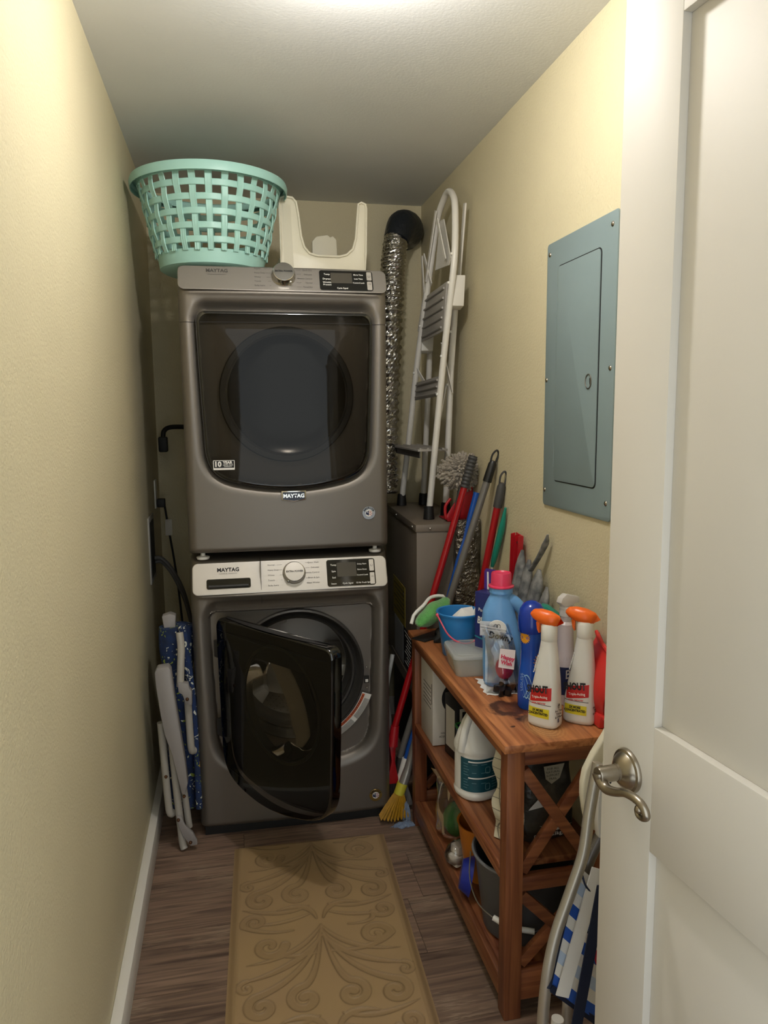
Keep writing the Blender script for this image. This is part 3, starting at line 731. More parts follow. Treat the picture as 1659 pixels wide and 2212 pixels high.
# ------------------------------------------------------------------ dryer vent duct
M_foil = mat('crinkled_foil', 'd2d0cc', rough=.22, metal=1)
dk = thing('vent_duct', 'crinkled silver foil dryer duct rising behind the dryer to the ceiling corner', 'duct', (.70, 3.25, 1.25))
path = spline([Vector(p) for p in ((.655, 3.13, 1.15), (.665, 3.17, 1.35), (.685, 3.20, 1.65), (.705, 3.22, 1.95), (.718, 3.24, 2.12), (.742, 3.27, 2.25), (.775, 3.30, 2.32))], 40)
rn = random.Random(3)
nk = 44; rings = []
up_ = Vector((0, 1, 0)); vs_ = []; fs = []
for i, p in enumerate(path):
    t_ = (path[min(i+1, len(path)-1)]-path[max(i-1, 0)]).normalized(); a_ = up_.cross(t_).normalized(); b_ = t_.cross(a_)
    for k in range(nk):
        q = 2*PI*k/nk; r_ = .0495+.0050*math.sin(i*2*PI/5)+rn.uniform(-.0022, .0022)
        vs_.append(p+(a_*math.cos(q)+b_*math.sin(q))*r_)
for i in range(len(path)-1):
    for k in range(nk): fs.append((i*nk+k, i*nk+(k+1) % nk, (i+1)*nk+(k+1) % nk, (i+1)*nk+k))
MB((.70, 3.25, 1.25)).add(vs_, fs).build('foil_hose', M_foil, dk, smooth=None)
M_tape = mat('black_tape', '1b2026', rough=.35, bump=(60, .6, .006))
MB((.70, 3.25, 1.25)).tube([(.738, 3.262, 2.235), (.768, 3.29, 2.30), (.805, 3.35, 2.315), (.825, 3.40, 2.31), (.828, 3.469, 2.31)], [.056, .066, .070, .070, .070], 20, sub=4).build('taped_elbow', M_tape, dk)

# ------------------------------------------------------------------ furnace cabinet in the back corner
M_taupe = mat('taupe_enamel', '6f6458', rough=.45, var=(8, .06), bump=(200, .05, .0004))
fc = thing('utility_cabinet', 'taupe sheet metal utility cabinet in the back corner under the ladder', 'cabinet', (.664, 2.624, 0), R(-2.6))
MB().box((0, 0, .42), (.222, .70, 1.06)).build('casing', M_taupe, fc, bevel=.002)
MB().box((-.004, -.005, 1.055), (.226, .70, 1.082)).build('lid', M_taupe, fc, bevel=.002)
MB().box((.03, .03, 0), (.20, .68, .42)).build('base_frame', M_black, fc)
MB().extr([(0, .45), (.55, .45), (.55, .40), (.02, .405)], (-.004, 0, 0), (0, 1, 0), (0, 0, 1), (.008, 0, 0)).build('bottom_rail', M_taupe, fc)
for yy, zz, xx in ((.055, 1.067, -.005), (.40, 1.067, -.005), (.02, .70, -.001), (.02, .62, -.001), (.26, .76, -.001)): MB().ball((xx, yy, zz), .005, 10).build('screw', M_chrome, fc)
MB().ball((.05, -.005, 1.067), .005, 10).build('screw', M_chrome, fc)
yl = MB().box((-.002, .23, .625), (0, .50, .79)).build('energy_label', mat('yellow_label', '8c7a22', rough=.6), fc)
m = MB()
for k in range(7): m.box((-.0028, .25, .765-.018*k), (-.002, .48-.03*(k % 3), .768-.018*k))
m.build('label_print', M_ink, yl)
gl_ = MB().box((-.002, .27, .46), (0, .47, .62)).build('rating_plate', mat('plate_grey', '8f9092', rough=.4), fc)
bl_ = MB().box((-.0025, .08, .465), (-.0003, .262, .625)).build('black_label', M_ink, fc)
m = MB(); rn = random.Random(8)
for k in range(10): m.box((-.0032, .10+.02*rn.random(), .61-.014*k), (-.0025, .17+.07*rn.random(), .6135-.014*k))
m.build('label_print', M_whiteink, bl_)

# foil-faced wrap leaning on the cabinet front
fo = thing('insulation_wrap', 'plastic-wrapped roll of shiny foil insulation standing against the utility cabinet', 'insulation', (.85, 2.595, 0))
m = MB()
def fn(u_, v_):
    a = 2*PI*u_; x = math.copysign(abs(math.cos(a))**.5, math.cos(a))*.048; y_ = math.copysign(abs(math.sin(a))**.6, math.sin(a))*.019
    j = 1+.06*math.sin(9*v_*PI+a*3)+.04*math.sin(31*v_+5*a); return (x*j, y_*j, 1.10*v_)
m.grid(28, 40, fn, wrapx=True); m.build('foil_roll', mat('wrapped_foil', '8a8378', rough=.25, metal=.8, bump=(55, 1.0, .02), var=(14, .5)), fo)
MB().lathe([(.0, 1.101), (.044, 1.10), (.044, 1.09)], 24, sy=.4).build('top_fold', mat('wrapped_foil', ''), fo)

# ------------------------------------------------------------------ step ladder
ld = thing('step_ladder', 'white folding step ladder with metal treads standing on the utility cabinet', 'ladder', (.80, 3.0, 1.083))
LO = (.80, 3.0, 1.083)
front = [(.745, 3.213, 1.10), (.768, 3.155, 1.40), (.791, 3.095, 1.72), (.812, 3.020, 1.98), (.826, 2.966, 2.17), (.833, 2.935, 2.255), (.838, 2.880, 2.300), (.840, 2.818, 2.318), (.837, 2.745, 2.285), (.830, 2.695, 2.22), (.819, 2.665, 2.05), (.806, 2.685, 1.88), (.792, 2.708, 1.70), (.775, 2.732, 1.46), (.747, 2.756, 1.10)]
MB(LO).tube(front, .0125, 16, sub=5).build('front_frame', M_whitetube, ld)
rl = [(.845, 3.214, 1.10), (.856, 3.152, 1.675), (.86, 3.12, 1.95)]; rr_ = [(.842, 2.848, 1.10), (.855, 2.825, 1.656), (.862, 2.772, 1.99)]
for q in (rl, rr_): MB(LO).tube(q, .0125, 14).build('rear_leg', M_whitetube, ld)
MB(LO).bar((.866, 2.77, 1.94), (.872, 2.71, 2.25), .022, .006, (1, 0, 0)).build('folding_strut', M_whitetube, ld)
for p in ((.745, 3.213, 1.083), (.747, 2.756, 1.083), (.845, 3.214, 1.083), (.842, 2.848, 1.083)):
    MB(LO).lathe([(.0, 0), (.022, 0), (.021, .012), (.018, .05), (.0145, .052)], 18, p, fn=lambda a, i: 1+.03*math.cos(12*a)).build('rubber_foot', M_black, ld)
M_tread = mat('ladder_tread', 'aaa59e', rough=.45, metal=.15)
def tread(z0, z1, yl, yr, x0, dx):
    m = MB(LO); m.extr([(yl, z0), (yr, z0+.01), (yr-.005, z1+.01), (yl-.01, z1)], (x0, 0, 0), (0, 1, 0), (dx, 0, 1), (.008, 0, 0)); o = m.build('tread', M_tread, ld, bevel=.001)
    rb = MB(LO); k = 5 if z1-z0 > .12 else 3
    for i in range(k):
        z = z0+(z1-z0)*(i+.5)/k; rb.tube([(x0+dx*z-.002, yl-.02, z), (x0+dx*z-.002, yr+.02, z+.008)], .0045, 8)
    rb.build('tread_ribs', M_tread, o)
tread(1.785, 1.965, 3.055, 2.735, .6655-.004, .075); tread(1.545, 1.62, 3.10, 2.735, .662, .075)
o = MB(LO).extr([(.70, 3.19), (.70, 2.74), (.83, 2.78), (.83, 3.15)], (0, 0, 1.345), (1, 0, 0), (0, 1, 0), (0, 0, .008)).build('tread', M_tread, ld, bevel=.001)
m = MB(LO)
for k in range(4): m.tube([(.715+.03*k, 3.17, 1.354), (.715+.03*k, 2.76, 1.354)], .004, 8)
m.build('tread_ribs', M_tread, o)
MB(LO).bar((.71, 3.19, 1.335), (.71, 2.75, 1.335), .03, .004, (1, 0, 0)).build('tread_skirt', mat('tread_dark', '4a4642', rough=.5), o)
MB(LO).extr([(2.93, 2.24), (2.88, 2.235), (2.74, 2.06), (2.76, 2.04), (2.95, 2.055)], (.672, 0, 0), (0, 1, 0), (.075, 0, 1), (.004, 0, 0)).build('top_platform', M_whitetube, ld)
MB(LO).extr([(-.018, -.06), (.022, -.05), (.022, .06), (-.018, .05)], (.812, 2.70, 1.93), (0, -1, 0), (.05, 0, 1), (.05, 0, 0)).build('hinge_bracket', M_whitetube, ld, bevel=.002)
MB(LO).extr([(-.018, -.06), (.022, -.05), (.022, .06), (-.018, .05)], (.80, 3.08, 1.80), (0, -1, 0), (.05, 0, 1), (.05, 0, 0)).build('hinge_bracket', M_whitetube, ld, bevel=.002)
for a, b_ in (((.80, 3.03, 2.13), (.81, 2.95, 2.0)), ((.80, 3.06, 2.13), (.803, 3.03, 1.94)), ((.80, 3.02, 1.98), (.79, 3.08, 1.83)), ((.80, 2.83, 2.22), (.815, 2.77, 2.06)), ((.815, 2.90, 2.27), (.80, 3.0, 2.02)), ((.785, 3.10, 1.68), (.83, 3.0, 1.56)), ((.79, 2.73, 1.75), (.85, 2.79, 1.57)), ((.775, 2.74, 1.40), (.84, 2.84, 1.60))):
    MB(LO).bar(a, b_, .018, .004, (1, 0, 0)).build('folding_strut', M_whitetube, ld)
for p in ((.792, 2.708, 1.70), (.781, 2.724, 1.56), (.810, 2.675, 1.96), (.818, 2.665, 2.06), (.802, 3.06, 1.85), (.786, 3.105, 1.66), (.852, 2.83, 1.60), (.856, 2.80, 1.80)): MB(LO).ball(Vector(p)-Vector((.011, .004, 0)), .0055, 10).build('rivet', M_whitepl, ld)

# ------------------------------------------------------------------ brooms and handles between washer and console table
def seg(p, q, t): return Vector(p).lerp(Vector(q), t)
def pole(name, label, cat, top, bot, m, r_=.0125, grip=None, gm=None, gr=.016, ribs=0, loop=0):
    t = thing(name, label, cat, bot); top = Vector(top); bot = Vector(bot); d = (top-bot).normalized()
    g = grip or 0
    MB(bot).tube([bot, top-d*g*.9], r_, 16).build('handle', m, t)
    if grip:
        if ribs:
            pr = []; 
            for i in range(ribs*4+1): pr.append(gr*(1+.09*math.sin(i*PI/2)))
            gg = MB(bot).tube([top-d*g*(1-i/(ribs*4)) for i in range(ribs*4+1)], pr, 18)
        else: gg = MB(bot).tube([top-d*g, top-d*g*.15, top], [gr, gr*.95, gr*.6], 18)
        go = gg.build('grip', gm, t)
        if loop:
            s = Vector((1, 0, 0)); MB(bot).tube([top-d*.005+s*gr*.6, top+d*loop*.6+s*gr*.7, top+d*loop, top+d*loop*.6-s*gr*.7, top-d*.005-s*gr*.6], .0035, 8, sub=5).build('hanging_loop', gm, go)
    return t
M_grip = mat('charcoal_grip', '3c3b3b', rough=.55)
p1 = pole('broom', 'red-handled broom with a ribbed charcoal grip, tallest red pole by the table', 'broom', (.866, 2.575, 1.335), (.567, 2.575, .335), M_redd, .0125, .12, M_grip, .0165, ribs=9)
B1 = Vector((.567, 2.575, .335))
MB(B1).tube([B1, (.556, 2.57, .26)], [.016, .02], 14).build('ferrule', M_red, p1)
MB(B1).extr([(-.012, .26), (.012, .26), (.008, .20), (.02, .13), (.02, .11), (-.018, .11), (-.016, .15), (-.005, .2)], (.556, 2.565, 0), (1, 0, 0), (0, 0, 1), (0, .03, 0)).build('broom_socket', M_red, p1, bevel=.003)
def bristles(parent, off, top, spread, length, n, m, seed, w_=.02, d_=.015, lean=(0, 0, 0), thick=.0012):
    rn = random.Random(seed); mb = MB(off); top = Vector(top)
    for i in range(n):
        a = rn.uniform(-1, 1); b_ = rn.uniform(-1, 1)
        p = top+Vector((a*w_, b_*d_, 0)); q = p+Vector((a*spread, b_*spread*.5, -length*(1-.12*abs(a)-rn.uniform(0, .06))))+Vector(lean)
        mb.tube([p, (p+q)/2+Vector((a*spread*.08, 0, -.004)), q], [thick, thick, thick*.7], 4)
    return mb.build('bristles', m, parent, kind='stuff', smooth=60)
bristles(p1, B1, (.560, 2.575, .112), .012, .105, 220, mat('dark_bristle', '2a2422', rough=.7), 1, .018, .012, thick=.0011)
p2 = pole('broom', 'blue-handled broom with a white ferrule behind the yellow broom', 'broom', (.882, 2.582, 1.20), (.606, 2.582, .175), M_blue, .0115)
B2 = Vector((.606, 2.582, .175))
MB(B2).tube([(.612, 2.582, .20), (.590, 2.58, .115)], [.0165, .0185], 18).build('ferrule', M_whitepl, p2)
bristles(p2, B2, (.590, 2.58, .118), .03, .11, 200, mat('grey_bristle', '8f8a86', rough=.7), 2, .015, .012, (-.005, 0, 0))
p3 = pole('mop', 'grey metal mop handle with a black hanging grip, between two red handles', 'mop', (.888, 2.425, 1.325), (.590, 2.598, .20), M_greymet, .0125, .075, mat('black_grip', '141414', rough=.4), .0155, loop=.038)
p3c = Vector((.590, 2.598, .20))
MB(p3c).tube([p3c, (.585, 2.60, .10)], [.014, .022], 14).build('mop_socket', M_darkgrey, p3)
bristles(p3, p3c, (.585, 2.598, .102), .03, .10, 120, mat('mop_strand', '4f4c4a', rough=.9), 3, .02, .014, thick=.0025)
p4 = pole('scrub_brush', 'red-handled brush with a charcoal looped grip, standing on the table by the wall', 'brush', (.893, 2.352, 1.255), (.826, 2.44, .735), M_redd, .0125, .085, M_grip, .0155, loop=.04)
MB((.826, 2.44, .735)).box((.80, 2.42, .7215), (.85, 2.465, .74)).build('brush_head', M_red, p4, bevel=.003)
p5 = thing('feather_duster', 'slim duster with a teal tapered handle leaning on the right wall', 'duster', (.862, 2.44, .7215))
o5 = (.862, 2.44, .7215)
MB(o5).tube([(.893, 2.318, 1.175), (.890, 2.345, 1.10), (.882, 2.385, 1.0), (.878, 2.40, .96)], [.004, .0115, .0105, .006], 14, sub=5).build('handle', mat('teal_plastic', '1f8a78', rough=.35), p5)
MB(o5).tube([(.878, 2.40, .96), (.862, 2.44, .7215)], .004, 10).build('rod', M_whitepl, p5)
# yellow angle broom in front
p6 = thing('broom', 'yellow-bristled broom with silver handle, in front at the foot of the table', 'broom', (.566, 2.535, .0))
o6 = (.566, 2.535, 0)
MB(o6).tube([(.576, 2.54, .085), (.600, 2.548, .145), (.622, 2.553, .215), (.70, 2.556, .50)], [.019, .0175, .0135, .0125], 18, sub=3).build('handle', mat('silver_handle', '9b9893', rough=.3, metal=.5), p6)
MB(o6).tube([(.5725, 2.54, .082), (.588, 2.545, .122)], [.0205, .0205], 24).build('collar', mat('yellow_collar', 'c9bf3c', rough=.45), p6)
M_yb = mat('yellow_bristle', 'b98a1e', rough=.55, var=(60, .25))
m = MB(o6); rn = random.Random(5)
for i in range(560):
    a = rn.uniform(-1, 1); b_ = rn.uniform(-1, 1); g = round(a*4)/4*.85+a*.15
    p = Vector((.573+a*.016, 2.538+b_*.014, .086)); q = Vector((.541+g*.040+.012*a, 2.492+b_*.020, .012+.012*abs(a)+rn.uniform(0, .004)))
    m.tube([p, p.lerp(q, .5)+Vector((g*.002, 0, 0)), q], .0011, 4)
m.build('bristles', M_yb, p6, kind='stuff', smooth=60)
# duster
du = thing('duster', 'fluffy grey round dusting mop standing up behind the broom handles', 'duster', (.815, 2.655, 1.083))
od = (.815, 2.655, 1.083)
MB(od).tube([(.820, 2.652, 1.084), (.838, 2.655, 1.18), (.852, 2.66, 1.26)], [.012, .010, .012], 14).build('handle', M_grip, du)
m = MB(od); rn = random.Random(11); cd_ = Vector((.850, 2.665, 1.272))
for i in range(1500):
    th_ = math.acos(rn.uniform(-1, 1)); ph = rn.uniform(0, 2*PI); d = Vector((math.sin(th_)*math.cos(ph), math.sin(th_)*math.sin(ph)*.5, math.cos(th_)*.72))
    j = Vector((rn.uniform(-1, 1), rn.uniform(-1, 1)*.6, rn.uniform(-1, 1)))*.010; p = cd_+d*.035; q = cd_+d*(.088+rn.uniform(-.012, .008))+j
    q.x = min(q.x, .901)
    m.tube([p, p.lerp(q, .65)+j*.3, q], [.003, .0048, .0036], 5)
m.build('fibres', mat('duster_fibre', 'a89e90', rough=.95, sheen=.4, var=(34, .35)), du, kind='stuff', smooth=60)
# red dustpan on the cabinet
rd = thing('dustpan', 'dark red dustpan lying on the utility cabinet behind the handles', 'dustpan', (.85, 2.72, 1.083))
od = (.85, 2.72, 1.083)
MB(od).extr([(0, 0), (.10, 0), (.105, .02), (.10, .13), (.085, .135), (.02, .06), (-.005, .02)], (.795, 2.665, 1.0835), (1, 0, 0), (0, 0, 1), (0, .006, 0)).build('back_wall', M_red, rd, bevel=.002)
MB(od).box((.80, 2.67, 1.0835), (.895, 2.80, 1.088)).build('tray', M_red, rd, bevel=.001)
MB(od).tube([(.80, 2.672, 1.092), (.79, 2.67, 1.10), (.79, 2.675, 1.14), (.81, 2.675, 1.17)], .006, 10, sub=4).build('rolled_edge', M_red, rd)

# blue-grey cloth at the foot of the broom
def cloth_lump(name, label, cat, loc, rx, ry, rz, m, seed, n=40, fold=5, group=None, up=.0):
    t = thing(name, label, cat, loc); rn = random.Random(seed); ph = [rn.uniform(0, 6.28) for _ in range(8)]
    def fn(u_, v_):
        a = 2*PI*u_; e = PI*v_*.5
        rr = 1+.16*math.sin(fold*a+ph[0]+3*v_)+.10*math.sin((fold+4)*a+ph[1]-4*v_)+.07*math.sin(13*a+ph[2]+9*v_)
        zz = math.cos(e)*(1+.12*math.sin(3*a+ph[3])+.12*math.sin(7*a+ph[4]+5*v_))
        return (rx*math.sin(e)*rr*math.cos(a), ry*math.sin(e)*rr*math.sin(a), max(.001, rz*zz))
    MB().grid(n*2, n, fn, wrapx=True).build('cloth', m, t, smooth=80)
    return t
M_rag = mat('blue_terry', '7f90ab', rough=.95, sheen=.3, bump=(420, .6, .002), var=(90, .3))
cloth_lump('rag', 'pale blue terry rag crumpled on the floor under the yellow broom', 'rag', (.572, 2.462, .0), .040, .016, .014, M_rag, 3)
cloth_lump('rag', 'pale blue terry rag bunched against the foot of the table, right of the yellow bristles', 'rag', (.592, 2.497, 0), .015, .017, .060, M_rag, 9, fold=3)
hs_ = MB((.62, 2.9, 0)).tube([(.60, 2.93, .02), (.615, 2.90, .2), (.60, 2.88, .35), (.63, 2.9, .5)], .009, 12, sub=8).build('water_hose', M_whitepl); hs_.location = (.62, 2.9, 0)
tag(hs_, 'white water hose hanging in the gap behind the broom handles', 'hose')

# ------------------------------------------------------------------ console table
SX0, SX1, SY0, SY1, SZ = .600, .898, 1.543, 2.505, .7206
W_y = wood('table_wood_long', 'y', '632f1a', 'a26a42', rough=.42)
W_top = wood('table_wood_top', 'y', '743f22', 'b7794c', rough=.38, stains=True)
W_z = wood('table_wood_upright', 'z', '5a2a18', '915936', rough=.45)
W_x = wood('table_wood_cross', 'x', '5a2a18', '915936', rough=.45)
tb = thing('console_table', 'reddish-brown wooden console table with two shelves and X-braced ends along the right wall', 'table', (SX0, SY0, 0))
lw, ll = SX1-SX0, SY1-SY0
def tbx(name, a, b_, m, bv=.002): return MB().box(a, b_).build(name, m, tb, bevel=bv)
top_ = tbx('tabletop', (0, 0, SZ-.020), (lw, ll, SZ), W_top)
tbx('apron', (.012, .046+.01, SZ-.050), (.030, ll-.055, SZ-.0205), W_y, .001)
L0 = .012; LT = .044
for (x0, y0) in ((L0, L0), (lw-L0-LT, L0), (L0, ll-L0-LT), (lw-L0-LT, ll-L0-LT)): tbx('leg', (x0, y0, 0), (x0+LT, y0+LT, SZ-.0205), W_z)
for y0 in (L0+.006, ll-L0-.006-.024):
    for z0, z1 in ((SZ-.062, SZ-.0205), (.335, .372), (.045, .125)): tbx('end_rail', (L0+LT, y0, z0), (lw-L0-LT, y0+.024, z1), W_x)
    for (za, zb) in ((.376, .652), (.13, .33)):
        a = (L0+LT+.002, y0+.012, za+.008); b_ = (lw-L0-LT-.002, y0+.012, zb-.008)
        MB().bar(a, b_, .028, .016, (0, 1, 0)).build('cross_brace', W_x, tb, bevel=.0015)
        MB().bar((a[0], a[1]-.002, b_[2]), (b_[0], b_[1]-.002, a[2]), .028, .016, (0, 1, 0)).build('cross_brace', W_x, tb, bevel=.0015)
tbx('shelf', (L0+.002, L0+LT*.0+.046, .372), (lw-L0-.002, ll-L0-.046, .390), W_y)
tbx('shelf_edge', (L0-.001, L0+LT, .355), (L0+.016, ll-L0-LT, .392), W_y)
tbx('shelf', (L0+.002, L0+.046, .078), (lw-L0-.002, ll-L0-.046, .094), W_y)
tbx('shelf_edge', (L0-.001, L0+LT, .040), (L0+.016, ll-L0-LT, .098), W_y)
TZ = SZ+.0005

# ------------------------------------------------------------------ things on the tabletop
# blue beach pail
M_pail = mat('blue_pail', '2b7fc4', rough=.35)
pl = thing('toy_pail', 'small bright blue toy pail with a pink handle holding white paper', 'pail', (.700, 2.215, TZ))
MB().lathe([(.0, 0), (.051, 0), (.053, .003), (.069, .132), (.073, .134), (.074, .139), (.072, .142), (.067, .140), (.051, .006), (.0, .005)], 56).build('bucket', M_pail, pl)
M_pink = mat('pink_plastic', 'e0576c', rough=.35)
pts = [(-.074, -.012, .132)]+[(-.070*math.cos(a), -.03-.052*math.sin(a)**.8, .128-.070*math.sin(a)) for a in [PI*k/10 for k in range(1, 10)]]+[(.074, -.012, .132)]
hd = MB().tube(pts, .0026, 10, sub=4).build('handle', M_pink, pl)
for sx in (-1, 1): MB().ball((sx*.0745, -.01, .134), .006, 12).build('handle_clip', M_pink, hd)
M_paper = mat('white_paper', 'e9e7e4', rough=.8)
pp = thing('paper_towel', 'crumpled white paper stuffed in the blue pail', 'paper', (.705, 2.21, TZ+.105))
m = MB(); rn = random.Random(2)
m.add([(-.035, -.03, .0), (.02, -.045, .01), (.045, -.02, .02), (.03, .03, .0), (-.02, .035, .005), (.0, .0, .045), (.035, -.005, .05), (-.025, .01, .02), (.048, .0, .045)], [(0, 1, 5), (1, 2, 5), (2, 6, 5), (2, 3, 6), (3, 4, 5), (4, 0, 7), (0, 5, 7), (5, 4, 7), (3, 5, 6), (1, 2, 8), (2, 3, 8)])
m.build('sheet', M_paper, pp, smooth=None)
# green plush cloth
gc = thing('plush_cloth', 'green and white fuzzy plush cloth lying behind the blue pail', 'cloth', (.668, 2.405, TZ), R(35))
M_green = mat('green_plush', '5fae58', rough=.95, sheen=.5, bump=(300, .9, .004), var=(40, .3))
rn = random.Random(6)
def fn(u_, v_):
    a = 2*PI*u_; t = -1+2*v_; r_ = math.sqrt(max(0, 1-abs(t)**2.4))
    return (.085*t, .034*r_*math.cos(a)*(1+.1*math.sin(5*t+a*2)), .062+.025*(t+1)+.030*r_*math.sin(a)*(1+.12*math.sin(7*t+a)))
MB().grid(36, 30, fn, wrapx=True).build('pile', M_green, gc, smooth=80)
def fn(u_, v_):
    t = -1+2*u_; return (.087*t, .030-.01*t*t+.006*math.sin(5*t), .060+.026*(t+1)+.036*math.sqrt(max(0, 1-abs(t)**2.2))-.012*v_)
MB().tube([fn(k/12, 0) for k in range(13)], .006, 10).build('white_edging', M_paper, gc)
MB().box((-.07, -.02, 0), (.09, .04, .004)).build('folded_base', M_black, gc, bevel=.002)
cloth_lump('black_bag', 'crumpled black cloth bag under the green plush, behind the pail', 'bag', (.720, 2.36, TZ), .060, .055, .050, mat('black_cloth', '131211', rough=.8, bump=(60, .5, .004)), 14)
# frosted food container
M_frost = milky('frosted_plastic', 'c9ccca', .45, .2)
tp = thing('food_container', 'frosted plastic food container with pale contents at the front of the tabletop', 'container', (.685, 2.075, TZ), R(-5))
def rbox(w0, d0, w1, d1, h, r_, n=6, z0=0):
    A = rrect(w0, d0, r_, n); B = rrect(w1, d1, r_, n); k = len(A)
    return [(x, y_, z0) for x, y_ in A]+[(x, y_, z0+h) for x, y_ in B], [tuple(range(k))[::-1]]+[(i, (i+1) % k, k+(i+1) % k, k+i) for i in range(k)]
v_, f_ = rbox(.10, .15, .122, .172, .052, .02); MB().add(v_, f_).build('tub', M_frost, tp)
v_, f_ = rbox(.096, .146, .105, .155, .030, .018, z0=.003); m = MB().add(v_, f_); k = len(v_)//2; m.f.append(tuple(range(k, 2*k))); m.build('contents', mat('pale_contents', 'cfc6a8', rough=.8, var=(60, .2), bump=(150, .8, .004)), tp)
v_, f_ = rbox(.124, .174, .120, .170, .012, .022, z0=.052); m = MB().add(v_, f_); m.f.append(tuple(range(len(v_)//2, len(v_)))); lid = m.build('lid', M_frost, tp, bevel=.003)
MB().tube([(x, y_, .0645) for x, y_ in rrect(.088, .135, .012, 5)], .0012, 8, closed=True).build('lid_ridge', M_frost, lid)
# torn tissue under the zip bag
ts = MB().grid(24, 16, lambda u_, v_: (-.052+.104*u_+.004*math.sin(23*v_), -.062+.13*v_+.004*math.sin(19*u_), .0012+.0016*math.sin(11*u_+3)*math.sin(9*v_))).build('paper_tissue', M_paper)
ts.location = (.722, 1.905, TZ); ts.rotation_euler = (0, 0, R(-6)); tag(ts, 'torn white paper tissue lying flat under the clear zip bag', 'tissue')
# zip bag with cookie cutters
zb = thing('zip_bag', 'clear zip-top plastic bag slumped against the pale blue bottle, holding small dark cutters', 'bag', (.714, 1.868, TZ+.003), R(-14))
m = MB()
def bagf(s):
    def fn(u_, v_):
        x = (-.043+.086*u_)*(1-.10*v_); z = .185*v_; bul = .024*math.sin(PI*u_)**.7*math.sin(PI*min(1, v_*1.15+.05))**.8
        cr = .0018*math.sin(17*u_+9*v_)+.0016*math.sin(27*v_-8*u_)
        return (x-.02*v_+.012*math.sin(3*v_), s*bul+cr+.035*v_-.01, z)
    return fn
m.grid(20, 26, bagf(-1)); m.grid(20, 26, bagf(1)); m.build('bag_film', M_film, zb, smooth=80)
m = MB()
for zz in (.172, .180): m.tube([(-.058+.072*k/6, .02, zz-.002*k) for k in range(7)], .0013, 8)
m.build('zip_strip', milky('zip_plastic', 'e4e4e8', .3), zb)
MB().extr([(-.036, .150), (.036, .150), (.034, .188), (-.036, .190)], (-.022, .012, 0), (1, 0, 0), (0, .1, 1), (0, .001, 0)).build('write_panel', milky('write_white', 'e8e8ea', .45), zb)
pk = MB().ball((.008, .0, .066), .032, 20, (.8, .5, 1.0), jit=.03, seed=4).build('printed_balloon', mat('pink_print', 'd93a5e', rough=.4), zb)
wp = MB().extr([(-.022, -.014), (.02, -.02), (.026, .03), (-.016, .034)], (.010, -.0195, .090), (1, 0, 0), (0, .3, 1), (0, -.001, 0)).build('printed_card', milky('card_white', 'e9d9d6', .1), zb)
text('Happy\nWish', 'lettering', mat('pink_ink', 'c9284c', rough=.5), wp, (.012, -.0220, .094), (1, 0, -.25), (.2, .3, 1), .0145, off=.0006)
def cutter(name, label, loc, R0, k, m, rot, h=.014):
    t = thing(name, label, 'cookie cutter', loc, rot, 'small cutters inside the zip bag')
    vs_ = []; n = 60
    for z in (0, h):
        for i in range(n):
            a = 2*PI*i/n; r_ = R0*(1+.28*math.cos(k*a)); vs_.append((r_*math.cos(a), r_*math.sin(a), z))
    fs = [(i, (i+1) % n, n+(i+1) % n, n+i) for i in range(n)]
    fs.append(tuple(range(n, 2*n)))
    MB().add(vs_, fs).build('cutter_ring', m, t, bevel=.0)
M_gun = mat('gunmetal', '3a3b40', rough=.25, metal=.8)
cutter('cookie_cutter', 'dark flower-shaped cutter at the bottom front of the zip bag', (.712, 1.852, TZ+.004), .021, 5, M_gun, (R(12), 0, .3), .018)
cutter('cookie_cutter', 'dark flower-shaped cutter lying behind the front one in the zip bag', (.745, 1.868, TZ+.004), .020, 6, M_gun, (R(-8), R(10), .9), .016)
kb = MB().lathe([(.0, 0), (.007, .002), (.006, .014), (.013, .020), (.015, .030), (.011, .040), (.0, .043)], 28).build('round_knob', mat('grey_pearl', '75767a', rough=.15, metal=.6)); kb.location = (.734, 1.885, TZ+.024)
tag(kb, 'shiny grey round knob above the cutters in the zip bag', 'knob')

# fabric softener bottle
M_lblue = mat('softener_blue', '6ba3dd', rough=.32)
sb_ = thing('softener_bottle', 'large pale blue fabric softener bottle with a pink cap and a moulded handle', 'bottle', (.742, 1.925, TZ), R(-20))
P = [(-.052, .0), (.050, .0), (.056, .01), (.057, .06), (.052, .13), (.054, .19), (.048, .225), (.034, .25), (.022, .262), (.022, .275), (-.030, .275), (-.034, .262), (-.046, .245), (-.054, .215), (-.057, .15), (-.057, .01)]
def ring_section(mb, outer, inner, hh, n_out):
    pass
# body as stacked superellipse sections, with a real grip opening on the upper right made by a separate loop handle
def sbfn(u_, v_):
    z = v_*.27; a = 2*PI*u_
    w_ = np.interp(z, [0, .008, .05, .12, .17, .215, .245, .258, .27], [.046, .057, .058, .056, .052, .045, .036, .030, .029])
    cx = np.interp(z, [0, .12, .17, .215, .25, .27], [0, -.004, -.012, -.016, -.012, -.010])
    d_ = np.interp(z, [0, .008, .05, .15, .22, .25, .27], [.034, .040, .040, .038, .034, .030, .029])
    e = np.interp(z, [0, .2, .25], [.65, .8, 1.0])
    c, s = math.cos(a), math.sin(a)
    return (cx+w_*math.copysign(abs(c)**e, c), d_*math.copysign(abs(s)**e, s), z)
m = MB(); m.grid(48, 46, sbfn, wrapx=True); n = len(m.v); m.f.append(tuple(range(48))[::-1]); m.build('body', M_lblue, sb_, smooth=60)
MB().tube([(.0, 0, .250), (.028, 0, .240), (.050, 0, .215), (.064, 0, .178), (.068, 0, .140), (.062, 0, .100), (.048, 0, .06), (.03, 0, .03)], [.020, .018, .0155, .015, .0155, .018, .022, .024], 20, sub=6, flat=1).build('handle', M_lblue, sb_, smooth=60)
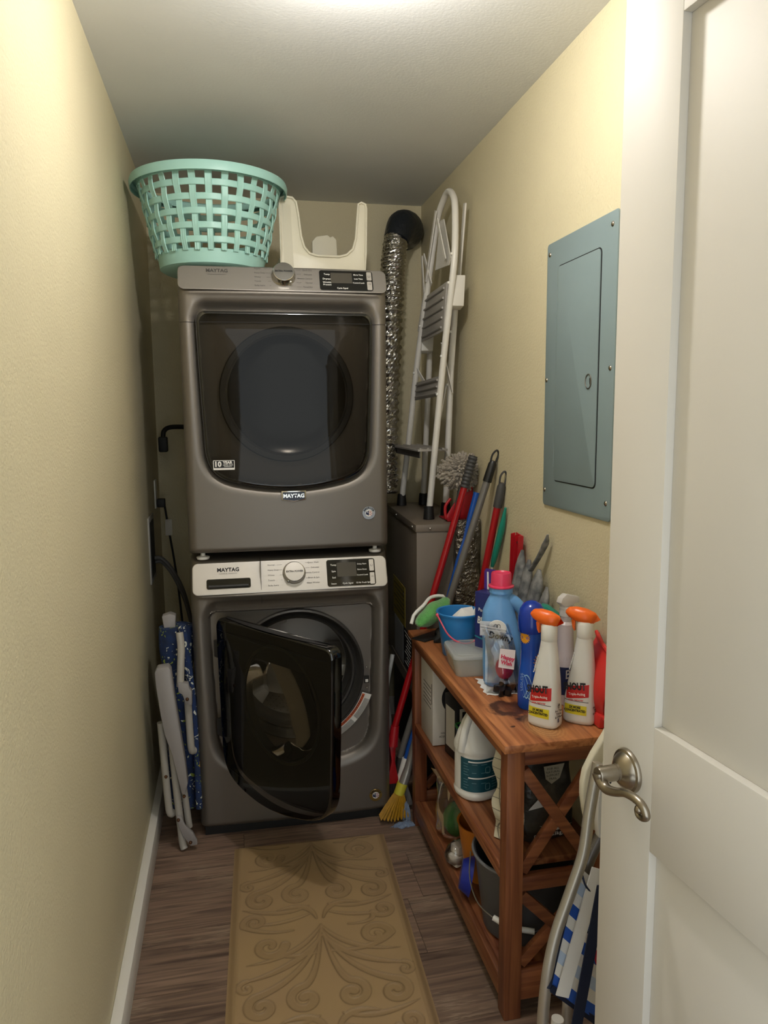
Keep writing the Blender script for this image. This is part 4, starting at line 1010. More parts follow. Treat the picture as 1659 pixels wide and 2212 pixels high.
MB().lathe([(.029, .268), (.033, .268), (.033, .282), (.029, .284)], 40, (-.010, 0, 0)).build('neck_ring', M_lblue, sb_)
M_cap = mat('pink_cap', 'd83a5f', rough=.32)
MB().lathe([(.033, .284), (.036, .284), (.036, .288), (.029, .290), (.028, .322), (.026, .325), (.023, .321), (.0, .320)], 44, (-.010, 0, 0)).build('cap', M_cap, sb_)
lb = MB().grid(16, 12, lambda u_, v_: (-.052+.085*u_*(1-.35*v_), -.0412+.002*(2*u_-1)**2, .016+.158*v_)).build('label', mat('label_white', 'dfe8f2', rough=.4, var=(25, .3, '9cc3ec')), sb_)
ld_ = MB().lathe([(.0, .001), (.025, .001), (.026, 0)], 32, (-.020, -.0405, .172), Matrix(((1, 0, 0), (0, 0, -1), (0, 1, 0)))).build('label_disc', M_paper, sb_)
text('Downy', 'lettering', M_ink, sb_, (-.010, -.0430, .150), (1, 0, -.18), (.14, 0, 1), .0265, off=.0006, squeeze=.85)
for sx in (-.004, .004): MB().tube([(-.020+sx+.005*math.cos(a), -.0424, .180+.006*math.sin(a)) for a in [2*PI*k/16 for k in range(16)]], .0006, 6, closed=True).build('logo_ring', M_ink, ld_)
# detergent box
bx = thing('detergent_box', 'opened purple and dark blue detergent carton behind the blue bottle', 'box', (.752, 2.058, TZ), R(-58))
MB().box((-.045, -.022, 0), (.045, .022, .235)).build('carton', mat('carton_blue', '1c3270', rough=.35, var=(12, .3, '2b2a6e')), bx, bevel=.001)
MB().extr([(-.045, .2), (.045, .2), (.045, .222), (.038, .252), (.018, .287), (-.005, .300), (-.038, .300), (-.045, .29)], (0, .021, 0), (1, 0, 0), (0, 0, 1), (0, .001, 0)).build('lifted_flap', mat('carton_purple', '4a2f8a', rough=.4), bx)
MB().extr([(-.033, .236), (-.026, .236), (-.028, .29), (-.034, .29)], (0, .0205, 0), (1, 0, 0), (0, 0, 1), (0, -.0006, 0)).build('white_tab', M_paper, bx)
MB().lathe([(.0, .001), (.017, .001), (.0175, 0)], 20, (.028, -.0225, .195), Matrix(((1, 0, 0), (0, 0, -1), (0, 1, 0))), sy=1.2).build('gold_burst', mat('gold_print', 'c28a2e', rough=.5), bx)
text('Blanchir', 'lettering', M_whiteink, bx, (0, -.0230, .145), (1, 0, -.12), (0, 0, 1), .03, off=.001, squeeze=.72)
text("Pods +", 'lettering', M_whiteink, bx, (-.012, -.0230, .18), (1, 0, -.1), (0, 0, 1), .014, off=.0003)
MB().extr([(-.045, .10), (.045, .085), (.045, .08), (-.045, .095)], (0, -.0224, 0), (1, 0, 0), (0, 0, 1), (0, -.0005, 0)).build('teal_band', mat('teal_print', '1a7f96', rough=.5), bx)
# air freshener
af = thing('air_freshener', 'tall deep blue air freshener can with a domed blue cap and sunflower print', 'aerosol', (.752, 1.755, TZ))
MB().lathe([(.0, 0), (.031, 0), (.0335, .004), (.034, .03), (.0325, .08), (.028, .12), (.0265, .15), (.029, .185), (.0305, .205), (.0, .205)], 48).build('can', mat('can_blue', '1a58c0', rough=.25, var=(9, .4, '1440a0')), af)
MB().lathe([(.0335, .204), (.0345, .206), (.036, .222), (.0355, .245), (.031, .264), (.022, .278), (.010, .2845), (.0, .286)], 48).build('dome_cap', mat('cap_blue', '12359c', rough=.18), af)
for (ca, z, R0) in ((R(-52), .128, .026), (R(-150), .192, .017)):
    c = Vector((math.cos(ca)*.0285, math.sin(ca)*.0285, z)); t1 = Vector((-math.sin(ca), math.cos(ca), 0)); nn = Vector((math.cos(ca), math.sin(ca), 0))
    pt = []
    for i in range(36):
        a = 2*PI*i/36; r_ = R0*(1 if i % 2 == 0 else .72); dx = r_*math.cos(a); pt.append((dx, r_*math.sin(a)))
    mm = MB(); vs_ = []
    for dx, dz in pt:
        a2 = ca+dx/.0295; rr = np.interp(z+dz, [0, .03, .08, .12, .15, .185, .205], [.034, .034, .0325, .028, .0265, .029, .0305])+.0008
        vs_.append((rr*math.cos(a2), rr*math.sin(a2), z+dz))
    cc = (float(np.interp(z, [0, .03, .08, .12, .15, .185, .205], [.034, .034, .0325, .028, .0265, .029, .0305])+.0008)*math.cos(ca), float(np.interp(z, [0, .03, .08, .12, .15, .185, .205], [.034, .034, .0325, .028, .0265, .029, .0305])+.0008)*math.sin(ca), z)
    vs_.append(cc); mm.add(vs_, [(i, (i+1) % 36, 36) for i in range(36)]); fo_ = mm.build('sunflower_print', mat('sunflower', 'e09a1e', rough=.5), af)
mm = MB()
for k in range(5):
    def fn(u_, v_, k=k):
        a2 = R(-150+(75-10*k)*u_); z = .085-.04*u_+.02*math.sin(5*u_+k)-.006*k+.004*v_*math.sin(PI*u_); rr = .0342; return (rr*math.cos(a2), rr*math.sin(a2), z)
    mm.grid(18, 2, fn)
mm.build('splash_print', mat('splash_blue', '9fd0ea', rough=.5), af)
text('Febreze', 'lettering', mat('pale_ink', '8fb0e0', rough=.5), af, (-.0305, -.0165, .075), (0, 0, 1), (.45, -.0, 0), .015)

# stain remover spray bottles
M_orange = mat('orange_trigger', 'ef6a1c', rough=.3)
def spray(name, label, loc, rot):
    t = thing(name, label, 'spray bottle', loc, rot, 'white stain remover sprays')
    def fn(u_, v_):
        z = v_*.222; a = 2*PI*u_
        w_ = np.interp(z, [0, .006, .05, .09, .13, .17, .20, .222], [.034, .040, .039, .035, .030, .0255, .0215, .0185])
        d_ = np.interp(z, [0, .006, .05, .10, .15, .19, .222], [.024, .029, .028, .026, .023, .020, .0185])
        cx = np.interp(z, [0, .06, .13, .222], [0, .0, .005, .007]); e = np.interp(z, [0, .12, .2], [.62, .7, 1])
        c, s = math.cos(a), math.sin(a)
        return (cx+w_*math.copysign(abs(c)**e, c), d_*math.copysign(abs(s)**e, s), z)
    m = MB(); m.grid(48, 44, fn, wrapx=True); m.f.append(tuple(range(48))[::-1]); m.build('bottle', mat('bottle_white', 'e2e0db', rough=.3), t, smooth=50)
    rb = MB()
    for k in range(8): z = .135+.0058*k; x0 = -.021+.001*k; rb.tube([(x0-.004+.0035*k/8, -.016, z), (x0-.0055+.0035*k/8, .0, z+.001), (x0-.004, .016, z)], .0015, 6, sub=3)
    rb.build('grip_ridges', mat('bottle_white', ''), t)
    MB().lathe([(.0185, .216), (.0198, .219), (.0198, .252), (.017, .258), (.0, .259)], 32, (.007, 0, 0)).build('collar', M_whitepl, t)
    tg = MB()
    def tf(u_, v_):
        a = 2*PI*u_; s = v_; x = -.040+.078*s; zc = .277-.016*s
        w_ = .0150*math.sin(PI*min(1, s*1.02+.08))**.45*(1+.55*s); h_ = np.interp(s, [0, .08, .3, .6, .85, 1], [.005, .013, .019, .021, .017, .004])
        return (x+.006*math.sin(a)*s, w_*math.cos(a), zc+h_*math.sin(a)*(1.05 if math.sin(a) > 0 else .8))
    tg.grid(28, 22, tf, wrapx=True); tg.f += [tuple(range(28))[::-1], tuple(range(21*28, 22*28))]; tg.build('sprayer_head', M_orange, t, smooth=60)
    MB().extr([(-.012, .262), (-.018, .266), (-.026, .258), (-.023, .240), (-.019, .232), (-.016, .232), (-.017, .242), (-.016, .255)], (0, -.006, 0), (1, 0, 0), (0, 0, 1), (0, .012, 0)).build('trigger', M_orange, t, bevel=.001)
    # printed label: one face broad (-y side)
    def lab(x0, x1, z0, z1, lift, m_, nm, slant=0):
        def g(u_, v_):
            z = z0+(z1-z0)*v_+slant*(u_-.5); x = x0+(x1-x0)*u_
            w_ = np.interp(z, [0, .006, .05, .09, .13, .17], [.034, .040, .039, .035, .030, .0255]); d_ = np.interp(z, [0, .006, .05, .10, .15, .19], [.024, .029, .028, .026, .023, .020]); cx = np.interp(z, [0, .06, .13, .222], [0, .0, .005, .007]); e = np.interp(z, [0, .12, .2], [.62, .7, 1])
            c = min(.999, abs((x-cx)/w_))**(1/e); s = math.sqrt(max(0, 1-c*c)); return (x, -d_*s**e-lift, z)
        return MB().grid(14, 8, g).build(nm, m_, t, smooth=60)
    lab(-.030, .026, .068, .100, .0006, mat('label_red', 'c81e1e', rough=.4), 'red_label', .010)
    lab(-.033, .022, .026, .050, .0006, mat('label_yellow', 'e0cf2a', rough=.4), 'yellow_label')
    lab(-.034, .026, .059, .0605, .0007, M_inkgrey, 'label_line')
    text('SHOUT', 'lettering', M_ink, t, (-.008, -.0300, .097), (1, 0, .10), (0, .06, 1), .024, off=.0012, squeeze=.68)
    text('Triple-Acting', 'lettering', M_whiteink, t, (-.002, -.0302, .079), (1, 0, .12), (0, .05, 1), .009, off=.0001, squeeze=.85)
    text('stain remover', 'lettering', mat('label_red', ''), t, (-.004, -.0300, .0635), (1, 0, .08), (0, .05, 1), .0065, off=.0002)
    text('2X MORE\nCONCENTRATED', 'lettering', M_ink, t, (-.006, -.0305, .0405), (1, 0, .03), (0, .03, 1), .0082, off=.0004, squeeze=.8)
    # narrow side facing +x, with small print
    text('For Tips,\nTricks\n& Offers', 'lettering', M_ink, t, (.0402, -.010, .040), (.25, 1, 0), (0, 0, 1), .0078, off=.0002)
    MB().box((.0398, -.014, .018), (.0405, -.005, .0275)).build('social_mark', mat('sticker_navy', ''), t)
    text('f', 'lettering', M_whiteink, t, (.0409, -.0085, .0225), (0, 1, 0), (0, 0, 1), .012, off=.0006)
    text('@', 'lettering', M_ink, t, (.0400, -.010, .060), (0, 1, 0), (0, 0, 1), .012, off=.0004)
    return t
s1 = spray('spray_bottle', 'white stain remover spray with an orange trigger, the left and nearest of the pair', (.742, 1.640, TZ), R(-48))
s2 = copy_tree(s1, (.836, 1.640, TZ), R(-40), 'white stain remover spray with an orange trigger, on the right beside the door edge')
# clear spray
cs = thing('spray_bottle', 'clear pinkish spray bottle with a dark navy label behind the two white sprays', 'spray bottle', (.852, 1.765, TZ), R(20))
MB().lathe([(.0, 0), (.030, 0), (.033, .004), (.033, .10), (.030, .125), (.022, .145), (.020, .215), (.014, .222), (.013, .235)], 36).build('bottle', milky('pinkish_clear', 'ded2d4', .25), cs)
MB().lathe([(.0335, .03), (.0335, .105)], 36).build('label', mat('sticker_navy', ''), cs)
text('Bo', 'lettering', M_whiteink, cs, (-.012, -.0345, .088), (1, -.1, 0), (0, 0, 1), .034, off=.0004)
text('LYSOL', 'lettering', mat('pale_grey_ink', 'b9a9ae', rough=.5), cs, (-.006, -.0300, .130), (1, -.1, 0), (0, 0, 1), .012)
MB().lathe([(.015, .235), (.017, .237), (.017, .258), (.012, .262)], 24).build('collar', milky('clear_cap', 'e6e2e0', .3), cs)
MB().extr([(-.028, .275), (-.022, .288), (-.006, .297), (.024, .288), (.040, .284), (.040, .268), (.026, .268), (.014, .262), (-.012, .262), (-.02, .268)], (0, -.010, 0), (1, 0, 0), (0, 0, 1), (0, .020, 0)).build('sprayer_head', milky('clear_cap', ''), cs, bevel=.003)
MB().extr([(.018, .266), (.026, .262), (.030, .235), (.024, .22), (.021, .235)], (0, -.005, 0), (1, 0, 0), (0, 0, 1), (0, .01, 0)).build('trigger', milky('clear_cap', ''), cs, bevel=.001)
# teal sprayer behind
te = thing('spray_bottle', 'dark bottle with a teal sprayer head, half hidden against the wall', 'spray bottle', (.862, 1.875, TZ), R(-35))
MB().lathe([(.0, 0), (.028, 0), (.030, .004), (.030, .11), (.024, .14), (.012, .165), (.012, .185)], 28).build('bottle', mat('dark_bottle', '1c2228', rough=.3), te)
MB().extr([(-.034, .225), (-.028, .238), (-.01, .234), (.022, .212), (.026, .19), (.008, .184), (-.012, .186), (-.018, .200)], (0, -.013, 0), (1, 0, 0), (0, 0, 1), (0, .026, 0)).build('sprayer_head', mat('teal_plastic', ''), te, bevel=.004)
# red dustpan leaning on the wall at the right
r2_ = thing('dustpan', 'bright red plastic dustpan standing against the wall at the right end of the table', 'dustpan', (.885, 1.64, TZ))
M_red2 = mat('coral_red_plastic', 'd0332e', rough=.3)
m = MB(); m.grid(14, 12, lambda u_, v_: (-.015-.020*math.sin(PI*v_)*1.0+.028*v_-.01*math.sin(PI*u_), .045-.135*u_*(.75+.25*v_)-.01*v_, .03+.185*v_-.05*u_*v_)); m.grid(14, 12, lambda u_, v_: (-.012-.020*math.sin(PI*v_)*1.0+.028*v_-.01*math.sin(PI*u_), .045-.135*u_*(.75+.25*v_)-.01*v_, .03+.185*v_-.05*u_*v_)); m.build('pan', M_red2, r2_, smooth=60)
MB().tube([(.010, .038, .215), (.0, .0, .205), (.0, -.05, .185), (.0, -.09, .17)], .005, 10, sub=4).build('rim', M_red2, r2_)
MB().tube([(-.015, .045, .03), (-.018, -.02, .028), (-.015, -.09, .03)], .006, 10, sub=3).build('lip', M_red2, r2_)
MB().box((-.028, -.06, 0), (.0, .02, .034)).build('foot', M_red2, r2_, bevel=.006)
# red scraper tool behind
rs = thing('wall_bracket_tool', 'red plastic channel-shaped tool leaning on the wall behind the softener bottle', 'tool', (.885, 2.18, TZ), R(0))
MB().extr([(-.030, .0), (.030, .0), (.032, .385), (-.024, .390)], (-.012, 0, 0), (0, -1, 0), (.03, 0, 1), (.004, 0, 0)).build('channel_back', M_red, rs, bevel=.001)
for yy, nm in ((-.030, 0), (.002, 1), (.031, 2)): MB().extr([(0, 0), (-.014, 0), (-.014, .385), (0, .388)], (-.012, -yy-.002, 0), (1, 0, 0), (.03, 0, 1), (0, .003, 0)).build('channel_rib', M_red, rs)
for zz in (.25, .36): MB().box((-.022+.03*zz, -.024, zz), (-.006+.03*zz, -.010, zz+.006)).build('notch', mat('dark_red', '5a0c12', rough=.5), rs)
# mottled grey gloves
gv = thing('garden_glove', 'mottled grey work glove propped upright against the wall, fingers up', 'glove', (.868, 2.03, TZ))
M_glove = mat('mottled_grey', '8d8c8a', rough=.75, var=(34, .5, '4f5254'), bump=(90, .4, .002))
for i, (y0, y1, h, w_, tilt) in enumerate(((.085, .10, .345, .030, 0), (.035, .045, .325, .030, 0), (-.02, -.03, .31, .034, 0), (-.062, -.085, .27, .024, 0))):
    MB().tube([(-.012, y0, .0), (-.016, (y0+y1)/2, h*.5), (.004, y1, h*.85), (.010, y1, h)], [.028, w_*.95, w_*.85, w_*.25], 16, sub=5, flat=.55).build('finger', M_glove, gv, smooth=70)
MB().tube([(.0, .01, .30), (.012, -.02, .345), (.016, -.055, .39), (.016, -.07, .42)], [.011, .011, .013, .004], 12, sub=4, flat=.5).build('thumb_strap', M_glove, gv)

# ------------------------------------------------------------------ things on the middle shelf
MZ = .3925
M_card = mat('white_card', 'cdc8bf', rough=.6, var=(15, .06))
wb = thing('cardboard_box', 'white carton with a black round print at the far end of the middle shelf', 'box', (.73, 2.335, MZ))
MB().box((-.105, -.075, 0), (.105, .075, .262)).build('carton', M_card, wb, bevel=.002)
MB().lathe([(.0, .001), (.062, .001), (.062, 0)], 36, (-.012, -.0752, .16), Matrix(((1, 0, 0), (0, 0, -1), (0, 1, 0)))).build('black_disc_print', M_ink, wb)
MB().lathe([(.0, .0016), (.022, .0016), (.022, 0)], 24, (.0, -.0755, .075), Matrix(((1, 0, 0), (0, 0, -1), (0, 1, 0)))).build('grey_disc_print', M_inkgrey, wb)
text('ADJUSTABLE HEAD', 'lettering', M_ink, wb, (-.04, -.0757, .030), (1, 0, 0), (0, 0, 1), .010); text('HANDHELD', 'lettering', M_ink, wb, (-.05, -.0757, .042), (1, 0, 0), (0, 0, 1), .010)
for k in range(6): MB().box((-.1058, -.055, .19-.014*k), (-.105, .04, .1915-.014*k)).build('side_line', M_ink, wb)
MB().box((-.1058, -.066, .14), (-.105, -.062, .21)).build('side_line', M_ink, wb)
b2 = thing('cardboard_box', 'black and white printed carton on the middle shelf before the larger white one', 'box', (.745, 2.185, MZ), R(8))
MB().box((-.085, -.045, 0), (.085, .045, .200)).build('carton', mat('carton_dark', '1c1b1d', rough=.5), b2, bevel=.0015)
MB().box((-.0858, -.030, .03), (-.085, .035, .165)).build('white_panel', M_card, b2); MB().box((-.075, -.0458, .02), (.07, -.045, .175)).build('white_panel', M_card, b2)
MB().box((-.066, -.0466, .12), (-.035, -.0458, .165)).build('dark_patch', M_ink, b2); text('250', 'lettering', M_whiteink, b2, (-.05, -.0472, .143), (1, 0, 0), (0, 0, 1), .012)
MB().box((-.05, -.02, .2002), (-.02, .01, .2006)).build('top_patch', M_card, b2)
b3 = thing('plastic_crate', 'small dark blue plastic tub with a green rim behind the bleach jug', 'tub', (.735, 2.075, MZ))
v_, f_ = rbox(.13, .09, .15, .11, .13, .015); MB().add(v_, f_).build('tub', mat('tub_blue', '1d2f6a', rough=.5), b3)
MB().tube([(x, y_, .13) for x, y_ in rrect(.15, .11, .015, 4)], .004, 8, closed=True).build('rim', mat('rim_green', '2e7a3a', rough=.5), b3)
# bleach jug
jg = thing('bleach_jug', 'white plastic bleach jug with moulded handle and teal label on the middle shelf', 'jug', (.672, 1.945, MZ), R(18))
def jf(u_, v_):
    z = v_*.262; a = 2*PI*u_
    r_ = np.interp(z, [0, .006, .018, .022, .135, .14, .16, .19, .22, .245, .262], [.058, .064, .066, .0635, .0635, .066, .066, .060, .046, .028, .018])
    c, s = math.cos(a), math.sin(a); e = .85
    x = r_*math.copysign(abs(c)**e, c); y_ = r_*.95*math.copysign(abs(s)**e, s)
    if .15 < z < .25:   # pressed-in flanks beside the handle
        k = math.sin((z-.15)/.10*PI); y_ *= 1-.25*k*(1 if c < .2 else .3)
    return (x, y_, z)
m = MB(); m.grid(56, 60, jf, wrapx=True); m.f.append(tuple(range(56))[::-1]); m.build('body', M_whitepl, jg, smooth=60)
MB().tube([(-.060, -.01, .145), (-.060, -.014, .175), (-.048, -.012, .215), (-.024, -.006, .246), (-.006, 0, .252)], [.014, .0125, .0115, .012, .013], 18, sub=6).build('handle', M_whitepl, jg, smooth=70)
MB().lathe([(.02, .258), (.021, .262), (.021, .283), (.0, .284)], 28).build('cap', mat('jug_cap', '2a4d8c', rough=.4), jg)
def jl(u_, v_): a = R(-175+190*u_); r_ = .0642; c, s = math.cos(a), math.sin(a); return (r_*math.copysign(abs(c)**.85, c), r_*.955*math.copysign(abs(s)**.85, s), .030+.098*v_)
jlab = MB().grid(40, 2, jl).build('label', mat('label_teal', '12505f', rough=.45, var=(40, .2)), jg)
m = MB()
for z, a0, a1, h in ((.118, -150, -60, .004), (.070, -150, -60, .004)):
    m.grid(24, 2, lambda u_, v_: (.0650*math.copysign(abs(math.cos(R(a0+(a1-a0)*u_)))**.85, math.cos(R(a0+(a1-a0)*u_))), .0622*math.copysign(abs(math.sin(R(a0+(a1-a0)*u_)))**.85, math.sin(R(a0+(a1-a0)*u_))), z+h*v_))
m.build('white_bars', M_whiteink, jlab)
m = MB(); rn = random.Random(7)
for col in range(6):
    a0 = -165+26*col
    for k in range(9):
        if col in (1, 2) : 
            if k % 3: continue
        z = .112-.0082*k-(.006 if k > 4 else 0); a1 = a0+rn.uniform(12, 20)
        m.grid(6, 2, lambda u_, v_: (.0649*math.copysign(abs(math.cos(R(a0+(a1-a0)*u_)))**.85, math.cos(R(a0+(a1-a0)*u_))), .0621*math.copysign(abs(math.sin(R(a0+(a1-a0)*u_)))**.85, math.sin(R(a0+(a1-a0)*u_))), z+.0012*v_))
m.build('small_print', mat('pale_teal_ink', '7fa3ad', rough=.5), jlab)
for z in (.095, .046):
    c = R(-98); pts = [(.0655*math.cos(c+dx/.065), .0628*math.sin(c+dx/.065), z+dz) for dx, dz in rrect(.014, .018, .004, 3)]
    MB().tube(pts, .0006, 6, closed=True).build('pictogram', mat('pale_teal_ink', ''), jlab)
# folded checked cloth by the near leg
M_plaid = mat('cream_check', 'cdc6b0', rough=.9, bump=(300, .4, .001))
ckt = thing('checked_towel', 'cream checked cloth hanging in folds by the near leg of the table', 'towel', (.648, 1.66, MZ))
nt = M_plaid.node_tree; N = nt.nodes; L = nt.links; tcn = N.new('ShaderNodeTexCoord'); br = N.new('ShaderNodeTexBrick'); br.offset = 0
br.inputs['Scale'].default_value = 18; br.inputs['Mortar Size'].default_value = .02; br.inputs['Brick Width'].default_value = .5; br.inputs['Row Height'].default_value = .5
br.inputs['Color1'].default_value = lin('cdc6b0'); br.inputs['Color2'].default_value = lin('c4bda6'); br.inputs['Mortar'].default_value = lin('7c776c')
mpn = N.new('ShaderNodeMapping'); mpn.inputs['Rotation'].default_value = (R(90), 0, R(90)); L.new(tcn.outputs['Object'], mpn.inputs[0]); L.new(mpn.outputs[0], br.inputs['Vector']); L.new(br.outputs[0], N['Principled BSDF'].inputs['Base Color'])
MB().grid(20, 40, lambda u_, v_: (-.010+.05*u_+.006*math.sin(14*v_+3*u_), -.018+.030*math.sin(PI*u_)+.006*math.sin(20*v_), .002+.262*v_)).build('cloth', M_plaid, ckt, smooth=70)
MB().grid(20, 40, lambda u_, v_: (-.010+.05*u_+.006*math.sin(14*v_+3*u_), .05-.030*math.sin(PI*u_)+.006*math.sin(20*v_), .002+.262*v_)).build('cloth_fold', M_plaid, ckt, smooth=70)
# pet food bag behind the near X
fb = thing('food_bag', 'dark crinkled bag reading 8 LB behind the X-brace on the middle shelf', 'bag', (.768, 1.715, MZ))
M_bag = mat('dark_foil_bag', '2e2a26', rough=.32, bump=(22, .8, .012), var=(11, .5, '4a453c'))
def fn(u_, v_):
    a = 2*PI*u_; w_ = .078*(1-.06*v_)*math.copysign(abs(math.cos(a))**.5, math.cos(a)); d_ = np.interp(v_, [0, .1, .6, .9, 1], [.045, .058, .05, .03, .006])*math.copysign(abs(math.sin(a))**.6, math.sin(a))
    return (w_+.004*math.sin(9*v_+2*a), d_+.005*math.sin(13*v_+4*a), .265*v_)
MB().grid(44, 30, fn, wrapx=True).build('bag_skin', M_bag, fb, smooth=50)
text('8 LB (3.63kg)', 'lettering', M_whiteink, fb, (-.005, -.066, .026), (1, 0, .08), (0, 0, 1), .015)
MB().grid(12, 3, lambda u_, v_: (-.03+.09*u_, -.0655, .052+.016*math.sin(PI*u_)*-1+.010*v_*math.sin(PI*u_))).build('pale_swoosh', M_card, fb)
tg_ = MB().extr([(-.026, .022), (.030, .026), (.018, -.012), (-.004, -.026), (-.02, -.012)], (.005, -.063, .188), (1, 0, 0), (0, .0, 1), (0, -.001, 0)).build('printed_patch', mat('patch_cream', 'a59c86', rough=.5), fb)
for k in range(4): text(('FOR ALL', 'NATURAL', 'SUPPORT', 'TRAIL')[k], 'lettering', M_ink, tg_, (.004, -.0645, .203-.009*k), (1, 0, .05), (0, 0, 1), .0085)
MB().extr([(-.05, .10), (-.02, .13), (-.01, .11), (.0, .105), (-.05, .098)], (-.01, -.0655, 0), (1, 0, 0), (0, 0, 1), (0, -.0008, 0)).build('white_motif', M_card, fb)

# ------------------------------------------------------------------ things on the bottom shelf
LZ = .0985
bu = thing('bucket', 'large grey plastic bucket with a white grip on its wire handle, on the bottom shelf', 'bucket', (.740, 1.765, LZ))
M_bucket = mat('bucket_grey', '4a4b4e', rough=.4)
MB().lathe([(.0, 0), (.100, 0), (.104, .004), (.128, .205), (.133, .207), (.134, .214), (.130, .217), (.125, .212), (.100, .008), (.0, .006)], 64).build('pail_body', M_bucket, bu)
MB().tube([(.1325*math.cos(a), .1325*math.sin(a), .213) for a in [2*PI*k/64 for k in range(64)]], .0042, 8, closed=True).build('rolled_rim', mat('rim_grey', '6f7074', rough=.35), bu)
pts = [(-.128, .055, .19), (-.142, .02, .14), (-.140, -.03, .105), (-.120, -.076, .092), (-.078, -.118, .080), (-.02, -.142, .076), (.05, -.142, .10), (.11, -.09, .16), (.128, -.04, .19)]
hd = MB().tube(pts, .0018, 8, sub=5).build('wire_handle', M_steel, bu)
MB().tube([(-.112, -.086, .0895), (-.078, -.118, .080), (-.022, -.1425, .0765)], .0075, 14, sub=4).build('grip', M_whitepl, hd)
orr = thing('orange_bowl', 'orange plastic bowl tucked behind the grey bucket on the bottom shelf', 'bowl', (.705, 1.985, LZ))
MB().lathe([(.0, 0), (.05, 0), (.075, .17), (.078, .176), (.072, .174), (.048, .006), (.0, .005)], 40).build('bowl', mat('orange_plastic', 'c2741c', rough=.4), orr)
bb = thing('blue_bowl', 'deep blue plastic bowl lying on its side at the front of the bottom shelf', 'bowl', (.640, 1.905, LZ+.058), (R(100), 0, R(70)))
MB().lathe([(.0, -.03), (.04, -.028), (.055, .0), (.057, .004), (.052, .002), (.038, -.024), (.0, -.026)], 40).build('bowl', mat('deep_blue_plastic', '1a2a8c', rough=.3), bb)
gb = thing('plastic_bag', 'clear plastic bag with green cloth inside at the far end of the bottom shelf', 'bag', (.70, 2.21, LZ))
def fn(u_, v_):
    a = 2*PI*u_; r_ = np.interp(v_, [0, .1, .5, .85, 1], [.05, .072, .065, .05, .07]); k = 1+.07*math.sin(5*a+6*v_)+.05*math.sin(9*a-8*v_)
    return (r_*k*math.cos(a)-.02*v_, r_*.85*k*math.sin(a), .245*v_)
MB().grid(40, 26, fn, wrapx=True).build('film', M_film, gb, smooth=60)
MB().ball((0.005, -.01, .062), .060, 24, (1, .8, 1), jit=.04, seed=3).build('green_cloth', mat('leaf_green', '3f7a35', rough=.8, bump=(60, .5, .004)), gb, smooth=80)
MB().ball((.02, .02, .17), .045, 20, (1, .8, 1.2), jit=.05, seed=5).build('purple_cloth', mat('dull_purple', '3d3656', rough=.8), gb, smooth=80)
ff = thing('sponge_block', 'white foam block in clear wrap on the front of the bottom shelf', 'sponge', (.655, 2.06, LZ), R(25))
MB().box((-.03, -.022, 0), (.03, .022, .032)).build('foam', mat('foam_white', 'd9d2c6', rough=.8), ff, bevel=.006)
MB().box((-.018, -.018, .033), (.034, .022, .062)).build('foam', mat('foam_white', ''), ff, bevel=.006)
MB().ball((0, 0, .034), .05, 20, (1.0, .75, .75), jit=.06, seed=8).build('wrap', M_film, ff, smooth=70)
# ------------------------------------------------------------------ floor mat with pressed scroll pattern
mt = thing('floor_mat', 'tan anti-fatigue kitchen mat with an embossed scroll pattern in front of the washer', 'mat', (.198, 1.66, 0), R(-2.2))
MW, ML, MT = .522, 1.55, .016
strokes = []
def spiral(cx, cy, r0, turns, a0, w0, w1, s=1, tail=None):
    P = []; n = int(26*turns)
    for i in range(n+1):
        t = i/n; r_ = r0*(1-.82*t); a = a0+s*2*PI*turns*t; P.append((cx+r_*math.cos(a), cy+r_*math.sin(a), w0+(w1-w0)*t))
    if tail:
        p0 = P[0]; T = [(tail[0], tail[1], w0*.3)]+[((1-t)**2*tail[0]+2*(1-t)*t*tail[2]+t*t*p0[0], (1-t)**2*tail[1]+2*(1-t)*t*tail[3]+t*t*p0[1], w0*(.3+.7*t)) for t in [k/10 for k in range(1, 10)]]
        P = T+P
    strokes.append(P)
def leaf(x0, y0, cx, cy, x1, y1, w_):
    strokes.append([((1-t)**2*x0+2*(1-t)*t*cx+t*t*x1, (1-t)**2*y0+2*(1-t)*t*cy+t*t*y1, w_*math.sin(PI*min(1, t*.9+.08))**.8) for t in [k/16 for k in range(17)]])
for (oy, fl) in ((.02, 1), (-.40, -1), (.44, -1), (-.80, 1)):
    for sx in (-1, 1):
        X = lambda x: sx*fl*x
        spiral(X(.06), oy+.03, .045, 1.1, R(90), .012, .014, -sx*fl, (X(.0), oy+.30, X(.02), oy+.10))
        spiral(X(.17), oy+.02, .040, 1.1, R(60 if sx*fl > 0 else 120), .013, .012, -sx*fl, (X(.0), oy+.28, X(.05), oy+.10))
        leaf(X(.0), oy+.26, X(.07), oy+.13, X(.235), oy+.11, .011); leaf(X(.0), oy+.30, X(.06), oy+.18, X(.21), oy+.17, .009)
        spiral(X(.15), oy+.235, .045, 1.05, R(0), .014, .010, sx*fl, (X(.02), oy+.19, X(.14), oy+.17))
        leaf(X(.01), oy+.33, X(.03), oy+.42, X(.13), oy+.38, .010)
        spiral(X(.19), oy+.34, .035, 1.1, R(200), .010, .010, sx*fl, (X(.08), oy+.29, X(.16), oy+.28))
        leaf(X(.03), oy-.03, X(.11), oy-.07, X(.225), oy-.02, .009); leaf(X(.02), oy-.06, X(.1), oy-.105, X(.20), oy-.09, .007)
        spiral(X(.21), oy+.09, .025, .9, R(90), .008, .007, -sx*fl)
SEG = []
for P in strokes:
    for i in range(len(P)-1): SEG.append(P[i]+P[i+1])
SEG = np.array(SEG)
nx, ny = 210, 560
xs = np.linspace(-MW/2, MW/2, nx); ys = np.linspace(-ML/2, ML/2, ny)
